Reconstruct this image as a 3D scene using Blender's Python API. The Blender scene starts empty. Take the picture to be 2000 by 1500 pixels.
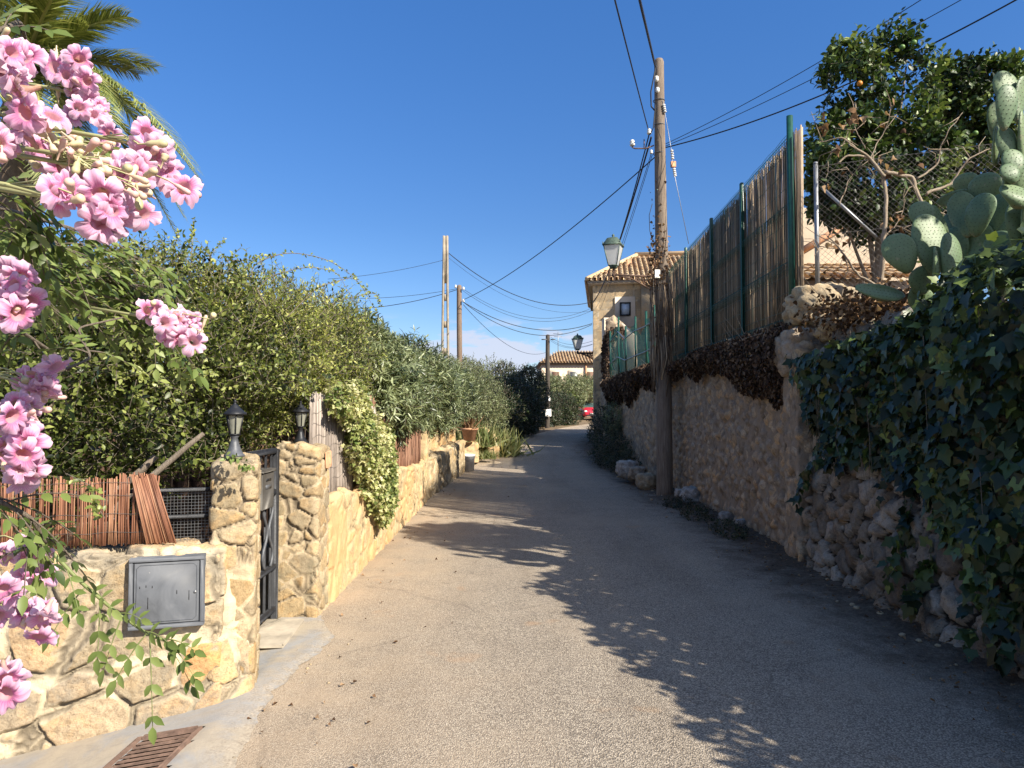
import bpy, math, random
import numpy as np
from mathutils import Vector, Matrix
R = math.radians
SC = bpy.context.scene
COL = SC.collection
rng = np.random.default_rng(7)
random.seed(7)

# ------------------------------------------------------------------ camera, sky, sun, exposure
F_PX = 1387.0
CAM_H = 1.6
PITCH = math.atan(50 / F_PX)
cd = bpy.data.cameras.new('camera'); cam = bpy.data.objects.new('camera', cd); COL.objects.link(cam)
cam.location = (0, 0, CAM_H); cam.rotation_euler = (R(90) + PITCH, 0, 0)
cd.sensor_width = 36; cd.lens = 36 * F_PX / 2000; cd.clip_start = 0.05; cd.clip_end = 4000
SC.camera = cam
SUN_TO = Vector((1.05, -0.85, 1.0)).normalized()
SUN_EL = math.asin(SUN_TO.z); SUN_AZ = math.atan2(SUN_TO.x, SUN_TO.y)
w = bpy.data.worlds.new('World'); SC.world = w; w.use_nodes = True
nt = w.node_tree; N = nt.nodes; L = nt.links; N.clear()
out = N.new('ShaderNodeOutputWorld'); bg = N.new('ShaderNodeBackground'); bg.inputs[1].default_value = 0.085
sky = N.new('ShaderNodeTexSky'); sky.sky_type = 'NISHITA'; sky.sun_disc = False
sky.sun_elevation = SUN_EL; sky.sun_rotation = SUN_AZ; sky.altitude = 60; sky.air_density = 1.0; sky.dust_density = 0.05; sky.ozone_density = 2.6
hs = N.new('ShaderNodeHueSaturation'); hs.inputs['Saturation'].default_value = 1.26; hs.inputs['Value'].default_value = 1.14
L.new(sky.outputs[0], hs.inputs['Color'])
tc = N.new('ShaderNodeTexCoord'); mp = N.new('ShaderNodeMapping'); mp.inputs['Scale'].default_value = (7, 7, 24); mp.inputs['Location'].default_value = (0.3, 0.0, 0.9)
nz = N.new('ShaderNodeTexNoise'); nz.inputs['Scale'].default_value = 1.0; nz.inputs['Detail'].default_value = 9; nz.inputs['Roughness'].default_value = 0.58
L.new(tc.outputs['Generated'], mp.inputs[0]); L.new(mp.outputs[0], nz.inputs['Vector'])
sx = N.new('ShaderNodeSeparateXYZ'); L.new(tc.outputs['Generated'], sx.inputs[0])
def wmath(op, a, b=None, c=None):
    m = N.new('ShaderNodeMath'); m.operation = op
    for i, v in enumerate((a, b, c)):
        if v is None: continue
        if isinstance(v, (int, float)): m.inputs[i].default_value = v
        else: L.new(v, m.inputs[i])
    return m.outputs[0]
def wrange(v, a, b, c=0.0, d=1.0):
    m = N.new('ShaderNodeMapRange'); m.interpolation_type = 'SMOOTHSTEP'
    for i, q in zip((1, 2, 3, 4), (a, b, c, d)): m.inputs[i].default_value = q
    L.new(v, m.inputs[0]); return m.outputs[0]
el = sx.outputs[2]
win = wmath('MULTIPLY', wrange(el, 0.13, 0.06), wrange(sx.outputs[0], -0.27, -0.1))
thr = wmath('ADD', nz.outputs['Fac'], wmath('MULTIPLY', win, 0.15))
cl = wmath('MULTIPLY', wrange(thr, 0.51, 0.58), wrange(el, 0.135, 0.105))
cl = wmath('MULTIPLY', cl, 0.85)
mx = N.new('ShaderNodeMix'); mx.data_type = 'RGBA'; mx.inputs['B'].default_value = (4.2, 4.5, 5.5, 1)
tn = N.new('ShaderNodeMix'); tn.data_type = 'RGBA'; tn.blend_type = 'MULTIPLY'; tn.inputs['Factor'].default_value = 1; gr = N.new('ShaderNodeValToRGB'); e = gr.color_ramp.elements
for p_, v_ in ((0.0, .62), (.25, .68), (.5, .86)): q_ = e[0] if p_ == 0 else e.new(p_); q_.position = p_; q_.color = (v_ * .97, v_ * .98, v_ * 1.16, 1)
e[-1].position = 1.0; e[-1].color = (1.4, 1.3, 1.3, 1)
L.new(wmath('MAXIMUM', el, 0.0), gr.inputs[0]); L.new(gr.outputs[0], tn.inputs['B']); L.new(hs.outputs[0], tn.inputs['A'])
# pale aureole round the sun, behind the camera
dt = N.new('ShaderNodeVectorMath'); dt.operation = 'DOT_PRODUCT'; L.new(tc.outputs['Generated'], dt.inputs[0]); dt.inputs[1].default_value = tuple(SUN_TO)
au = N.new('ShaderNodeMix'); au.data_type = 'RGBA'; au.inputs['B'].default_value = (6.6, 6.6, 7.2, 1); L.new(wmath('MULTIPLY', wrange(dt.outputs['Value'], 0.3, 1.0), .6), au.inputs['Factor']); L.new(tn.outputs['Result'], au.inputs['A'])
L.new(cl, mx.inputs['Factor']); L.new(au.outputs['Result'], mx.inputs['A'])
L.new(mx.outputs['Result'], bg.inputs[0]); L.new(bg.outputs[0], out.inputs[0])
sl = bpy.data.lights.new('sun', 'SUN'); sl.energy = 5.0; sl.angle = R(0.55); sl.color = (1.0, 0.92, 0.79)
so = bpy.data.objects.new('sun', sl); COL.objects.link(so); so.rotation_euler = (-SUN_TO).to_track_quat('-Z', 'Y').to_euler()
SC.view_settings.view_transform = 'Standard'; SC.view_settings.look = 'None'
SC.view_settings.exposure = 1.0; SC.view_settings.gamma = 1.0
SC.cycles.max_bounces = 6; SC.cycles.transparent_max_bounces = 16
SC.cycles.use_denoising = True

# ------------------------------------------------------------------ helpers
def P(px, py, D):
    """point whose ray from the eye passes the photo pixel (2000x1500) at world distance D along Y"""
    d = Vector(((px - 1000) / F_PX, (750 - py) / F_PX, -1.0)); d.rotate(cam.rotation_euler)
    return Vector((0, 0, CAM_H)) + d * (D / d.y)
def sstep(a, b, x):
    t = np.clip((np.asarray(x, float) - a) / (b - a), 0, 1); return t * t * (3 - 2 * t)
def gz(x, y):
    x = np.asarray(x, float); y = np.asarray(y, float)
    z = 0.95 * sstep(12, 78, y)
    z = z - 0.17 * np.clip(-1.5 - x, 0, 1.6) * sstep(5.6, 4.2, y)
    return z
def _hash(ix, iy, iz, s):
    h = (ix.astype(np.int64) * 73856093) ^ (iy.astype(np.int64) * 19349663) ^ (iz.astype(np.int64) * 83492791) ^ (int(s) * 2654435761)
    h = (h ^ (h >> 13)) * 1274126177; h = h & 0x7fffffff; h = (h ^ (h >> 15)) * 2246822519; h = h & 0x7fffffff
    h = (h ^ (h >> 11))
    return (h & 0xffffff) / float(0x1000000)
def vnoise(p, s=0):
    i = np.floor(p).astype(np.int64); f = p - i; f = f * f * (3 - 2 * f); r = 0
    for dx in (0, 1):
        for dy in (0, 1):
            for dz in (0, 1):
                wt = (f[:, 0] if dx else 1 - f[:, 0]) * (f[:, 1] if dy else 1 - f[:, 1]) * (f[:, 2] if dz else 1 - f[:, 2])
                r = r + wt * _hash(i[:, 0] + dx, i[:, 1] + dy, i[:, 2] + dz, s)
    return r
def fbm(p, o=4, s=0):
    r = 0; a = .5; t = 0
    for k in range(o): r = r + a * vnoise(p * 2 ** k, s + k * 17); t += a; a *= .55
    return r / t * 2 - 1
def voro(p, cell, s=0, jit=.8):
    q = p / np.array(cell); i = np.floor(q).astype(np.int64)
    F1 = np.full(len(p), 9.); F2 = np.full(len(p), 9.); idv = np.zeros(len(p))
    for dx in (-1, 0, 1):
        for dy in (-1, 0, 1):
            for dz in (-1, 0, 1):
                a, b, c = i[:, 0] + dx, i[:, 1] + dy, i[:, 2] + dz
                sp = np.stack([a + .5 + jit * (_hash(a, b, c, s) - .5), b + .5 + jit * (_hash(a, b, c, s + 1) - .5), c + .5 + jit * (_hash(a, b, c, s + 2) - .5)], 1)
                d = np.linalg.norm(q - sp, axis=1); m = d < F1
                F2 = np.where(m, F1, np.minimum(F2, d)); idv = np.where(m, _hash(a, b, c, s + 9), idv); F1 = np.where(m, d, F1)
    return F1, F2, idv

def props(o, label=None, cat=None, group=None, kind=None):
    if label: o['label'] = label
    if cat: o['category'] = cat
    if group: o['group'] = group
    if kind: o['kind'] = kind
    return o
def thing(name, label, cat, loc=(0, 0, 0), group=None):
    o = bpy.data.objects.new(name, None); COL.objects.link(o); o.location = loc; o.empty_display_size = .1
    return props(o, label, cat, group)
def setpar(o, parent):
    o.parent = parent
def origin_of(o):
    v = Vector((0, 0, 0))
    while o is not None: v = v + o.location; o = o.parent
    return v

class B:
    """collects pieces of geometry, links them as one mesh"""
    def __init__(s): s.V = []; s.F = []; s.n = 0; s.A = {}
    def add(s, V, F, **at):
        V = np.asarray(V, float).reshape(-1, 3)
        for f in (F if isinstance(F, list) else [F]):
            f = np.asarray(f, np.int64)
            if f.size: s.F.append(f + s.n)
        k = len(V)
        for key in set(list(at) + list(s.A)):
            if key not in s.A: s.A[key] = [np.zeros(s.n)] if s.n else []
            v = at.get(key, 0.0)
            s.A[key].append(np.broadcast_to(np.asarray(v, float), (k,)))
        s.V.append(V); s.n += k
        return s
    def box(s, c, size, rot=None, bev=0.0, **at):
        hx, hy, hz = [q / 2 for q in size]
        if bev <= 0:
            V = np.array([[x, y, z] for x in (-hx, hx) for y in (-hy, hy) for z in (-hz, hz)])
            F = np.array([[0, 1, 3, 2], [4, 6, 7, 5], [0, 4, 5, 1], [2, 3, 7, 6], [0, 2, 6, 4], [1, 5, 7, 3]])
            FL = [F]
        else:
            b = min(bev, hx * .9, hy * .9, hz * .9); V = []; idx = {}
            for sx_ in (-1, 1):
                for sy_ in (-1, 1):
                    for sz_ in (-1, 1):
                        for ax in range(3):
                            v = [sx_ * (hx - b), sy_ * (hy - b), sz_ * (hz - b)]; v[ax] = [sx_ * hx, sy_ * hy, sz_ * hz][ax]
                            idx[(sx_, sy_, sz_, ax)] = len(V); V.append(v)
            V = np.array(V); Q = []; T = []
            for ax in range(3):
                o1, o2 = [a for a in range(3) if a != ax]
                for sg in (-1, 1):
                    q = []
                    for a, b_ in ((-1, -1), (1, -1), (1, 1), (-1, 1)):
                        k = [0, 0, 0]; k[ax] = sg; k[o1] = a; k[o2] = b_; q.append(idx[(k[0], k[1], k[2], ax)])
                    Q.append(q)
            for ax in range(3):
                o1, o2 = [a for a in range(3) if a != ax]
                for a in (-1, 1):
                    for b_ in (-1, 1):
                        k0 = [0, 0, 0]; k0[o1] = a; k0[o2] = b_; k1 = list(k0); k0[ax] = -1; k1[ax] = 1
                        Q.append([idx[tuple(k0) + (o1,)], idx[tuple(k1) + (o1,)], idx[tuple(k1) + (o2,)], idx[tuple(k0) + (o2,)]])
            for k in [(a, b_, c_) for a in (-1, 1) for b_ in (-1, 1) for c_ in (-1, 1)]: T.append([idx[k + (0,)], idx[k + (1,)], idx[k + (2,)]])
            FL = [np.array(Q), np.array(T)]
        if rot is not None: V = V @ np.array(rot).T
        return s.add(V + np.array(c), FL, **at)
    def tube(s, pts, rad, n=8, cap=True, **at):
        pts = np.array([tuple(p) for p in pts], float); m = len(pts)
        rad = np.broadcast_to(np.asarray(rad, float), (m,))
        T = np.gradient(pts, axis=0); T /= np.linalg.norm(T, axis=1)[:, None] + 1e-12
        u = np.cross(T[0], [0, 0, 1.]);
        if np.linalg.norm(u) < .1: u = np.cross(T[0], [1., 0, 0])
        U = []
        for t in T:
            u = u - t * np.dot(u, t); u = u / (np.linalg.norm(u) + 1e-12); U.append(u)
        U = np.array(U); W = np.cross(T, U)
        a = np.arange(n) * 2 * np.pi / n
        V = pts[:, None] + rad[:, None, None] * (np.cos(a)[None, :, None] * U[:, None] + np.sin(a)[None, :, None] * W[:, None])
        V = V.reshape(-1, 3); i = np.arange(m - 1)[:, None] * n; j = np.arange(n)[None]; k = (j + 1) % n
        Q = np.stack([i + j, i + k, i + n + k, i + n + j], -1).reshape(-1, 4); FL = [Q]
        if cap:
            V = np.vstack([V, pts[0], pts[-1]]); jj = np.arange(n); kk = (jj + 1) % n
            FL.append(np.stack([kk, jj, np.full(n, m * n)], 1)); FL.append(np.stack([jj + (m - 1) * n, kk + (m - 1) * n, np.full(n, m * n + 1)], 1))
        return s.add(V, FL, **at)
    def lathe(s, c, prof, n=20, ax=None, **at):
        prof = np.array(prof, float); a = np.arange(n) * 2 * np.pi / n; m = len(prof)
        V = np.stack([prof[:, 0:1] * np.cos(a), prof[:, 0:1] * np.sin(a), np.repeat(prof[:, 1:2], n, 1)], -1).reshape(-1, 3)
        if ax is not None: V = V @ np.array(Vector((0, 0, 1)).rotation_difference(Vector(ax)).to_matrix()).T
        i = np.arange(m - 1)[:, None] * n; j = np.arange(n)[None]; k = (j + 1) % n
        return s.add(V + np.array(c), np.stack([i + j, i + k, i + n + k, i + n + j], -1).reshape(-1, 4), **at)
    def grid(s, V, nu, nv, **at):
        i = np.arange(nu - 1)[:, None] * nv; j = np.arange(nv - 1)[None]
        return s.add(V, np.stack([i + j, i + nv + j, i + nv + j + 1, i + j + 1], -1).reshape(-1, 4), **at)
    def done(s, name, mat, parent=None, smooth=True, label=None, cat=None, group=None, kind=None, loc=None):
        V = np.vstack(s.V) if s.V else np.zeros((0, 3)); org = origin_of(parent) if parent is not None else Vector(loc or (0, 0, 0))
        if loc is not None: org = Vector(loc)
        V = V - np.array(org)
        me = bpy.data.meshes.new(name); me.vertices.add(len(V)); me.vertices.foreach_set('co', V.astype(np.float32).ravel())
        fl = [f.ravel() for f in s.F]; sz = np.concatenate([np.full(len(f), f.shape[1]) for f in s.F]); lv = np.concatenate(fl)
        me.loops.add(len(lv)); me.loops.foreach_set('vertex_index', lv.astype(np.int32))
        me.polygons.add(len(sz)); st = np.concatenate([[0], np.cumsum(sz)[:-1]])
        me.polygons.foreach_set('loop_start', st.astype(np.int32)); me.polygons.foreach_set('loop_total', sz.astype(np.int32))
        if smooth: me.polygons.foreach_set('use_smooth', np.ones(len(sz), bool))
        for k, v in s.A.items():
            a = me.attributes.new(k, 'FLOAT', 'POINT'); a.data.foreach_set('value', np.concatenate(v).astype(np.float32))
        me.update(calc_edges=True); me.validate()
        me.materials.append(mat)
        o = bpy.data.objects.new(name, me); COL.objects.link(o)
        if parent is not None:
            o.parent = parent
            o.location = org - origin_of(parent)
        else: o.location = org
        return props(o, label, cat, group, kind)

# ------------------------------------------------------------------ materials
class M_:
    def __init__(s, name):
        s.m = bpy.data.materials.new(name); s.m.use_nodes = True; s.N = s.m.node_tree.nodes; s.L = s.m.node_tree.links
        s.N.clear(); s.out = s.N.new('ShaderNodeOutputMaterial'); s.b = s.N.new('ShaderNodeBsdfPrincipled'); s.L.new(s.b.outputs[0], s.out.inputs[0])
        s.tc = s.N.new('ShaderNodeTexCoord').outputs['Object']
    def put(s, inp, v):
        if isinstance(v, bpy.types.NodeSocket): s.L.new(v, inp)
        elif isinstance(v, (tuple, list)) and len(v) == 3 and len(inp.default_value) == 4: inp.default_value = (*v, 1)
        else: inp.default_value = v
    def set(s, **k):
        for a, v in k.items(): s.put(s.b.inputs[a.replace('_', ' ')], v)
        return s
    def noise(s, scale, detail=5, rough=.6, vec=None, stretch=None, dist=0):
        n = s.N.new('ShaderNodeTexNoise'); n.inputs['Scale'].default_value = scale; n.inputs['Detail'].default_value = detail; n.inputs['Roughness'].default_value = rough; n.inputs['Distortion'].default_value = dist
        v = vec or s.tc
        if stretch:
            m = s.N.new('ShaderNodeMapping'); m.inputs['Scale'].default_value = stretch; s.L.new(v, m.inputs[0]); v = m.outputs[0]
        s.L.new(v, n.inputs['Vector']); return n.outputs['Fac']
    def vor(s, scale, feat='F1', outp='Distance', rnd=1.0, vec=None):
        n = s.N.new('ShaderNodeTexVoronoi'); n.feature = feat; n.inputs['Scale'].default_value = scale; n.inputs['Randomness'].default_value = rnd
        s.L.new(vec or s.tc, n.inputs['Vector']); return n.outputs[outp]
    def attr(s, name):
        n = s.N.new('ShaderNodeAttribute'); n.attribute_name = name; return n.outputs['Fac']
    def ramp(s, fac, stops, interp='LINEAR'):
        n = s.N.new('ShaderNodeValToRGB'); n.color_ramp.interpolation = interp; e = n.color_ramp.elements
        while len(e) < len(stops): e.new(.5)
        for q, (p, c) in zip(e, stops): q.position = p; q.color = (*c, 1) if len(c) == 3 else c
        s.put(n.inputs[0], fac); return n.outputs[0]
    def mix(s, f, a, b, mode='MIX'):
        n = s.N.new('ShaderNodeMix'); n.data_type = 'RGBA'; n.blend_type = mode
        s.put(n.inputs['Factor'], f); s.put(n.inputs['A'], a); s.put(n.inputs['B'], b); return n.outputs['Result']
    def math(s, op, a, b=0.0):
        n = s.N.new('ShaderNodeMath'); n.operation = op; s.put(n.inputs[0], a); s.put(n.inputs[1], b); return n.outputs[0]
    def rng(s, v, a, b, c=0.0, d=1.0):
        n = s.N.new('ShaderNodeMapRange'); s.put(n.inputs[0], v)
        for i, q in zip((1, 2, 3, 4), (a, b, c, d)): n.inputs[i].default_value = q
        return n.outputs[0]
    def bump(s, h, strength=.5, dist=.01, prev=None):
        n = s.N.new('ShaderNodeBump'); n.inputs['Strength'].default_value = strength; n.inputs['Distance'].default_value = dist
        s.L.new(h, n.inputs['Height'])
        if prev is not None: s.L.new(prev, n.inputs['Normal'])
        s.L.new(n.outputs[0], s.b.inputs['Normal']); return n.outputs[0]
def G3(v): return (v, v, v)
def plain(name, col, rough=.6, metal=0.0, var=.25, scale=12, bump=.15, spec=.4):
    m = M_(name); n = m.noise(scale, 6)
    c2 = tuple(c * (1 - var) for c in col); c1 = tuple(min(1, c * (1 + var * .6)) for c in col)
    m.set(Base_Color=m.ramp(n, [(.3, c2), (.7, c1)]), Roughness=rough, Metallic=metal, Specular_IOR_Level=spec)
    if bump: m.bump(m.noise(scale * 6, 4), bump, .004)
    return m.m
def leafmat(name, cols, trans=.3, rough=.45, spec=.35, vein=False):
    m = M_(name); a = m.attr('rnd'); k = len(cols)
    c = m.ramp(a, [(i / (k - 1), q) for i, q in enumerate(cols)])
    c = m.mix(m.rng(m.noise(25, 3), .35, .7, 0, .35), c, m.mix(1.0, c, (.55, .6, .5), 'MULTIPLY'))
    m.set(Base_Color=c, Roughness=rough, Specular_IOR_Level=spec)
    t = m.N.new('ShaderNodeBsdfTranslucent'); m.L.new(m.mix(1.0, c, (1.4, 1.35, .85), 'MULTIPLY'), t.inputs[0])
    x = m.N.new('ShaderNodeMixShader'); x.inputs[0].default_value = trans
    m.L.new(m.b.outputs[0], x.inputs[1]); m.L.new(t.outputs[0], x.inputs[2]); m.L.new(x.outputs[0], m.out.inputs[0])
    return m.m
def canemat(name, cols, rough=.6):
    m = M_(name); a = m.attr('rnd'); k = len(cols)
    c = m.ramp(a, [(i / (k - 1), q) for i, q in enumerate(cols)])
    c = m.mix(m.rng(m.noise(8, 4, stretch=(6, 6, 1.2)), .4, .75, 0, .6), c, m.mix(1.0, c, (.45, .4, .36), 'MULTIPLY'))
    m.set(Base_Color=c, Roughness=rough, Specular_IOR_Level=.3); m.bump(m.noise(60, 3, stretch=(4, 4, .5)), .3, .003)
    return m.m
def stonemat(name, cols, mortar, dark=(.07, .055, .04), stain=(.30, .27, .22), pits=.5, bs=1.0, stain_lo=.5, extra=None):
    m = M_(name); sid = m.attr('sid'); mo = m.attr('mort'); k = len(cols)
    c = m.ramp(sid, [(i / (k - 1), q) for i, q in enumerate(cols)])
    n1 = m.noise(9, 8, .65); n2 = m.noise(34, 7, .7); n3 = m.noise(2.2, 4, .6)
    c = m.mix(m.rng(n1, .48, .62, 0, .6), c, m.mix(1.0, c, (1.3, 1.12, .9), 'MULTIPLY'))
    c = m.mix(m.rng(n2, .5, .62, 0, .6), c, m.mix(1.0, c, (.58, .55, .52), 'MULTIPLY'))
    c = m.mix(m.rng(m.noise(90, 4, .7), .52, .64, 0, .45), c, m.mix(1.0, c, (.5, .47, .44), 'MULTIPLY'))
    mn = m.ramp(n1, [(.35, tuple(q * .8 for q in mortar)), (.65, mortar)])
    mf = m.rng(m.math('ADD', mo, m.math('MULTIPLY', m.math('SUBTRACT', n2, .5), .8)), .35, .65)
    c = m.mix(mf, c, mn)
    cr = m.attr('crack'); c = m.mix(m.math('MULTIPLY', cr, .72), c, dark)
    c = m.mix(m.rng(m.math('MULTIPLY', m.noise(5.3, 8, .75), m.rng(n3, .35, .6, .75, 1.1)), stain_lo, stain_lo + .15, 0, .7), c, stain)
    pit = m.rng(m.noise(70, 4, .6), .36, .30, 0, pits)
    c = m.mix(pit, c, dark)
    if extra: c = extra(m, c)
    m.set(Base_Color=c, Roughness=.92, Specular_IOR_Level=.15)
    h = m.math('ADD', m.math('MULTIPLY', n2, .7), m.math('SUBTRACT', m.math('MULTIPLY', m.noise(120, 5, .7), .45), m.math('MULTIPLY', pit, .5)))
    m.bump(h, .9 * bs, .012)
    return m.m
def woodmat(name, cols, rough=.85, scale=1.0):
    m = M_(name); n = m.noise(9 * scale, 7, .7, stretch=(5, 5, .35)); n2 = m.noise(40 * scale, 6, .7, stretch=(5, 5, .12))
    c = m.ramp(n, [(.3, cols[0]), (.55, cols[1]), (.75, cols[2])])
    c = m.mix(m.rng(n2, .42, .34), c, (.03, .024, .02)); c = m.mix(m.rng(m.noise(1.3, 4), .4, .7, 0, .5), c, tuple(q * .5 for q in cols[1]))
    m.set(Base_Color=c, Roughness=rough, Specular_IOR_Level=.2); m.bump(n2, .8, .012); return m.m

MAT = {}
MAT['stone_left'] = stonemat('warm_limestone', [(.30, .24, .15), (.48, .37, .22), (.42, .30, .16), (.33, .27, .18), (.52, .41, .26), (.38, .30, .19)], (.58, .46, .30), stain=(.25, .22, .15), pits=.5, stain_lo=.49)
def _ochre(m, c):
    return m.mix(m.rng(m.noise(1.1, 3), .5, .62, 0, .75), c, (.58, .36, .17))
MAT['stone_low'] = stonemat('ochre_limestone', [(.50, .38, .21), (.56, .43, .26), (.54, .36, .18), (.48, .38, .24)], (.56, .43, .25), stain=(.30, .26, .18), pits=.35, stain_lo=.57, extra=_ochre)
MAT['stone_base'] = stonemat('big_limestone', [(.30, .25, .18), (.48, .38, .24), (.56, .33, .15), (.44, .36, .25), (.36, .29, .19), (.60, .42, .23), (.33, .28, .21)], (.60, .50, .35), stain=(.25, .22, .17), pits=.45, stain_lo=.49)
MAT['plaster'] = stonemat('rubble_render', [(.50, .41, .29), (.64, .50, .33), (.36, .30, .23), (.56, .38, .21)], (.36, .275, .19), dark=(.05, .037, .028), stain=(.19, .155, .12), pits=.8, bs=1.3, stain_lo=.5)
MAT['drystone'] = stonemat('grey_fieldstone', [(.22, .185, .14), (.36, .32, .26), (.17, .135, .10), (.42, .38, .32), (.29, .215, .145)], (.05, .04, .03), dark=(.02, .018, .015), stain=(.09, .08, .07), pits=.7, bs=1.2, stain_lo=.48)
MAT['paint_white'] = plain('white_paint', (.75, .73, .68))
MAT['pole_wood'] = woodmat('weathered_pole', [(.13, .10, .08), (.24, .19, .145), (.34, .285, .23)])
MAT['dark_wood'] = woodmat('dark_pole', [(.05, .04, .035), (.09, .075, .06), (.14, .12, .10)])
MAT['branch'] = woodmat('bark', [(.14, .11, .08), (.27, .22, .17), (.38, .32, .25)], scale=3)
MAT['deadwood'] = woodmat('dry_vine_bark', [(.25, .19, .13), (.42, .34, .25), (.52, .44, .34)], scale=4)
MAT['palmwood'] = woodmat('palm_trunk', [(.1, .07, .05), (.2, .15, .1), (.3, .22, .15)])
MAT['concrete_pole'] = plain('grey_concrete', (.32, .27, .20), .9, var=.35, scale=5)
MAT['black_iron'] = plain('black_iron', (.022, .023, .026), .45, .3, var=.4, scale=20, bump=.3)
MAT['grey_iron'] = plain('dark_grey_iron', (.10, .105, .115), .5, .2, var=.35, scale=20, bump=.3)
MAT['green_post'] = plain('green_coated_steel', (.012, .07, .05), .4, var=.3, scale=20, bump=.1)
MAT['galv'] = plain('galvanised_steel', (.28, .285, .29), .45, .7, var=.25, scale=25)
MAT['rubber'] = plain('black_cable', (.012, .012, .014), .6, bump=0)
MAT['ceramic'] = plain('white_porcelain', (.7, .68, .62), .25, bump=0)
MAT['terracotta'] = plain('terracotta', (.50, .27, .15), .85, var=.3, scale=15)
MAT['lampgreen'] = plain('oxidised_green_metal', (.09, .13, .10), .55, .3, var=.45, scale=25, bump=.4)
MAT['rust'] = plain('rusty_iron', (.15, .095, .07), .85, .2, var=.5, scale=18, bump=.6)

# ------------------------------------------------------------------ ground, road, apron
def spline(pts, y):
    pts = np.array(pts, float)
    # smooth interpolation of x over y (catmull-like through cumulative cubic)
    ys, xs = pts[:, 1], pts[:, 0]; m = np.gradient(xs, ys)
    i = np.clip(np.searchsorted(ys, y) - 1, 0, len(ys) - 2); h = ys[i + 1] - ys[i]; t = (y - ys[i]) / h
    return (2*t**3-3*t**2+1)*xs[i] + (t**3-2*t**2+t)*h*m[i] + (-2*t**3+3*t**2)*xs[i+1] + (t**3-t**2)*h*m[i+1]
LE = [(-1.5, -14), (-1.45, 0), (-1.5, 4.6), (-1.72, 5.6), (-1.56, 9), (-1.5, 12.5), (-1.32, 16), (-1.05, 20), (-.7, 25), (.1, 31), (1.9, 40), (5.3, 50), (10.5, 60), (20, 74)]
RE = [(3.4, -14), (3.25, 0), (3.25, 8), (3.2, 14), (3.1, 20), (3.15, 25), (3.5, 30), (5.4, 38), (9.2, 48), (15, 57), (26, 68)]
def lerp(a, b, t): return a + (b - a) * t
# base terrain
ys = np.concatenate([np.linspace(-60, -12, 10), np.linspace(-11, 90, 260), np.geomspace(95, 900, 20)])
xs = np.concatenate([-np.geomspace(900, 14, 16), np.linspace(-13, 13, 90), np.geomspace(14, 900, 16)])
X, Y = np.meshgrid(xs, ys, indexing='ij'); Z = gz(X, Y) - .05 + .05 * np.clip(np.abs(Y) / 400, 0, 1) * 0
b = B(); b.grid(np.stack([X, Y, Z], -1).reshape(-1, 3), len(xs), len(ys))
m = M_('dry_earth'); n = m.noise(1.2, 8); c = m.ramp(n, [(.3, (.12, .085, .055)), (.6, (.22, .16, .10)), (.75, (.13, .14, .06))]); m.set(Base_Color=c, Roughness=.95, Specular_IOR_Level=.1); m.bump(m.noise(18, 8), .8, .03)
b.done('ground', m.m, kind='structure')
# road
ys = np.concatenate([np.arange(-12, 8, .08), np.arange(8, 40, .2), np.arange(40, 68, .6)]); nu = 60
u = np.linspace(0, 1, nu); Yr, Ur = np.meshgrid(ys, u, indexing='ij')
xl, xr = spline(LE, Yr), spline(RE, Yr); Xr = lerp(xl, xr, Ur)
pp = np.stack([Xr.ravel(), Yr.ravel(), 0 * Xr.ravel()], 1)
dl = (Xr - xl).ravel(); dr = (xr - Xr).ravel()
wob = fbm(pp * .8, 4, 5) * .25
Zr = gz(Xr, Yr).ravel() + .006 * fbm(pp * 1.3, 3, 8) + .01 * sstep(.25, 0, dl) * 0 + .05 * sstep(.55, 0, dr + wob * .5) - .004 * sstep(2.0, 3, dl)
b = B(); b.grid(np.stack([Xr.ravel(), Yr.ravel(), Zr], 1), len(ys), nu, dl=dl + wob, dr=dr + wob)
m = M_('worn_asphalt')
v1 = m.vor(120, outp='Distance'); vc = m.vor(120, outp='Color'); v2 = m.vor(230, outp='Distance')
sepc = m.N.new('ShaderNodeSeparateColor'); m.L.new(vc, sepc.inputs[0]); rc = sepc.outputs[0]
big = m.noise(.55, 5, .55); mid = m.noise(3.2, 6, .6); fine = m.noise(60, 4, .7)
agg = m.ramp(rc, [(0, (.20, .17, .135)), (.35, (.34, .29, .23)), (.7, (.44, .375, .29)), (1, (.55, .475, .375))])
c = m.mix(m.rng(v1, .42, .66, 0, .7), agg, (.13, .105, .08))
c = m.mix(m.rng(mid, .42, .62, 0, .35), c, m.mix(1.0, c, (.78, .77, .78), 'MULTIPLY'))
c = m.mix(m.rng(big, .5, .62, 0, .3), c, (.40, .325, .24))
dust = m.math('MULTIPLY', m.rng(m.attr('dl'), 1.7, .25), m.rng(m.noise(2.2, 7, .65), .3, .6, .35, 1.0))
c = m.mix(m.math('MULTIPLY', dust, .75), c, m.ramp(fine, [(.3, (.34, .26, .175)), (.7, (.50, .39, .275))]))
dirt = m.rng(m.math('ADD', m.attr('dr'), m.math('MULTIPLY', m.math('SUBTRACT', m.noise(4, 7, .7), .5), 1.6)), 1.05, .35)
c = m.mix(dirt, c, m.ramp(m.noise(30, 6, .7), [(.3, (.045, .033, .025)), (.55, (.12, .088, .06)), (.75, (.22, .17, .12))]))
lane = m.noise(.9, 5, .6, stretch=(1.6, .22, 1)); c = m.mix(m.rng(lane, .50, .64, 0, .38), c, m.mix(1.0, c, (.66, .64, .62), 'MULTIPLY')); c = m.mix(m.rng(lane, .46, .36, 0, .3), c, m.mix(1.0, c, (1.22, 1.18, 1.1), 'MULTIPLY'))
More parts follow.
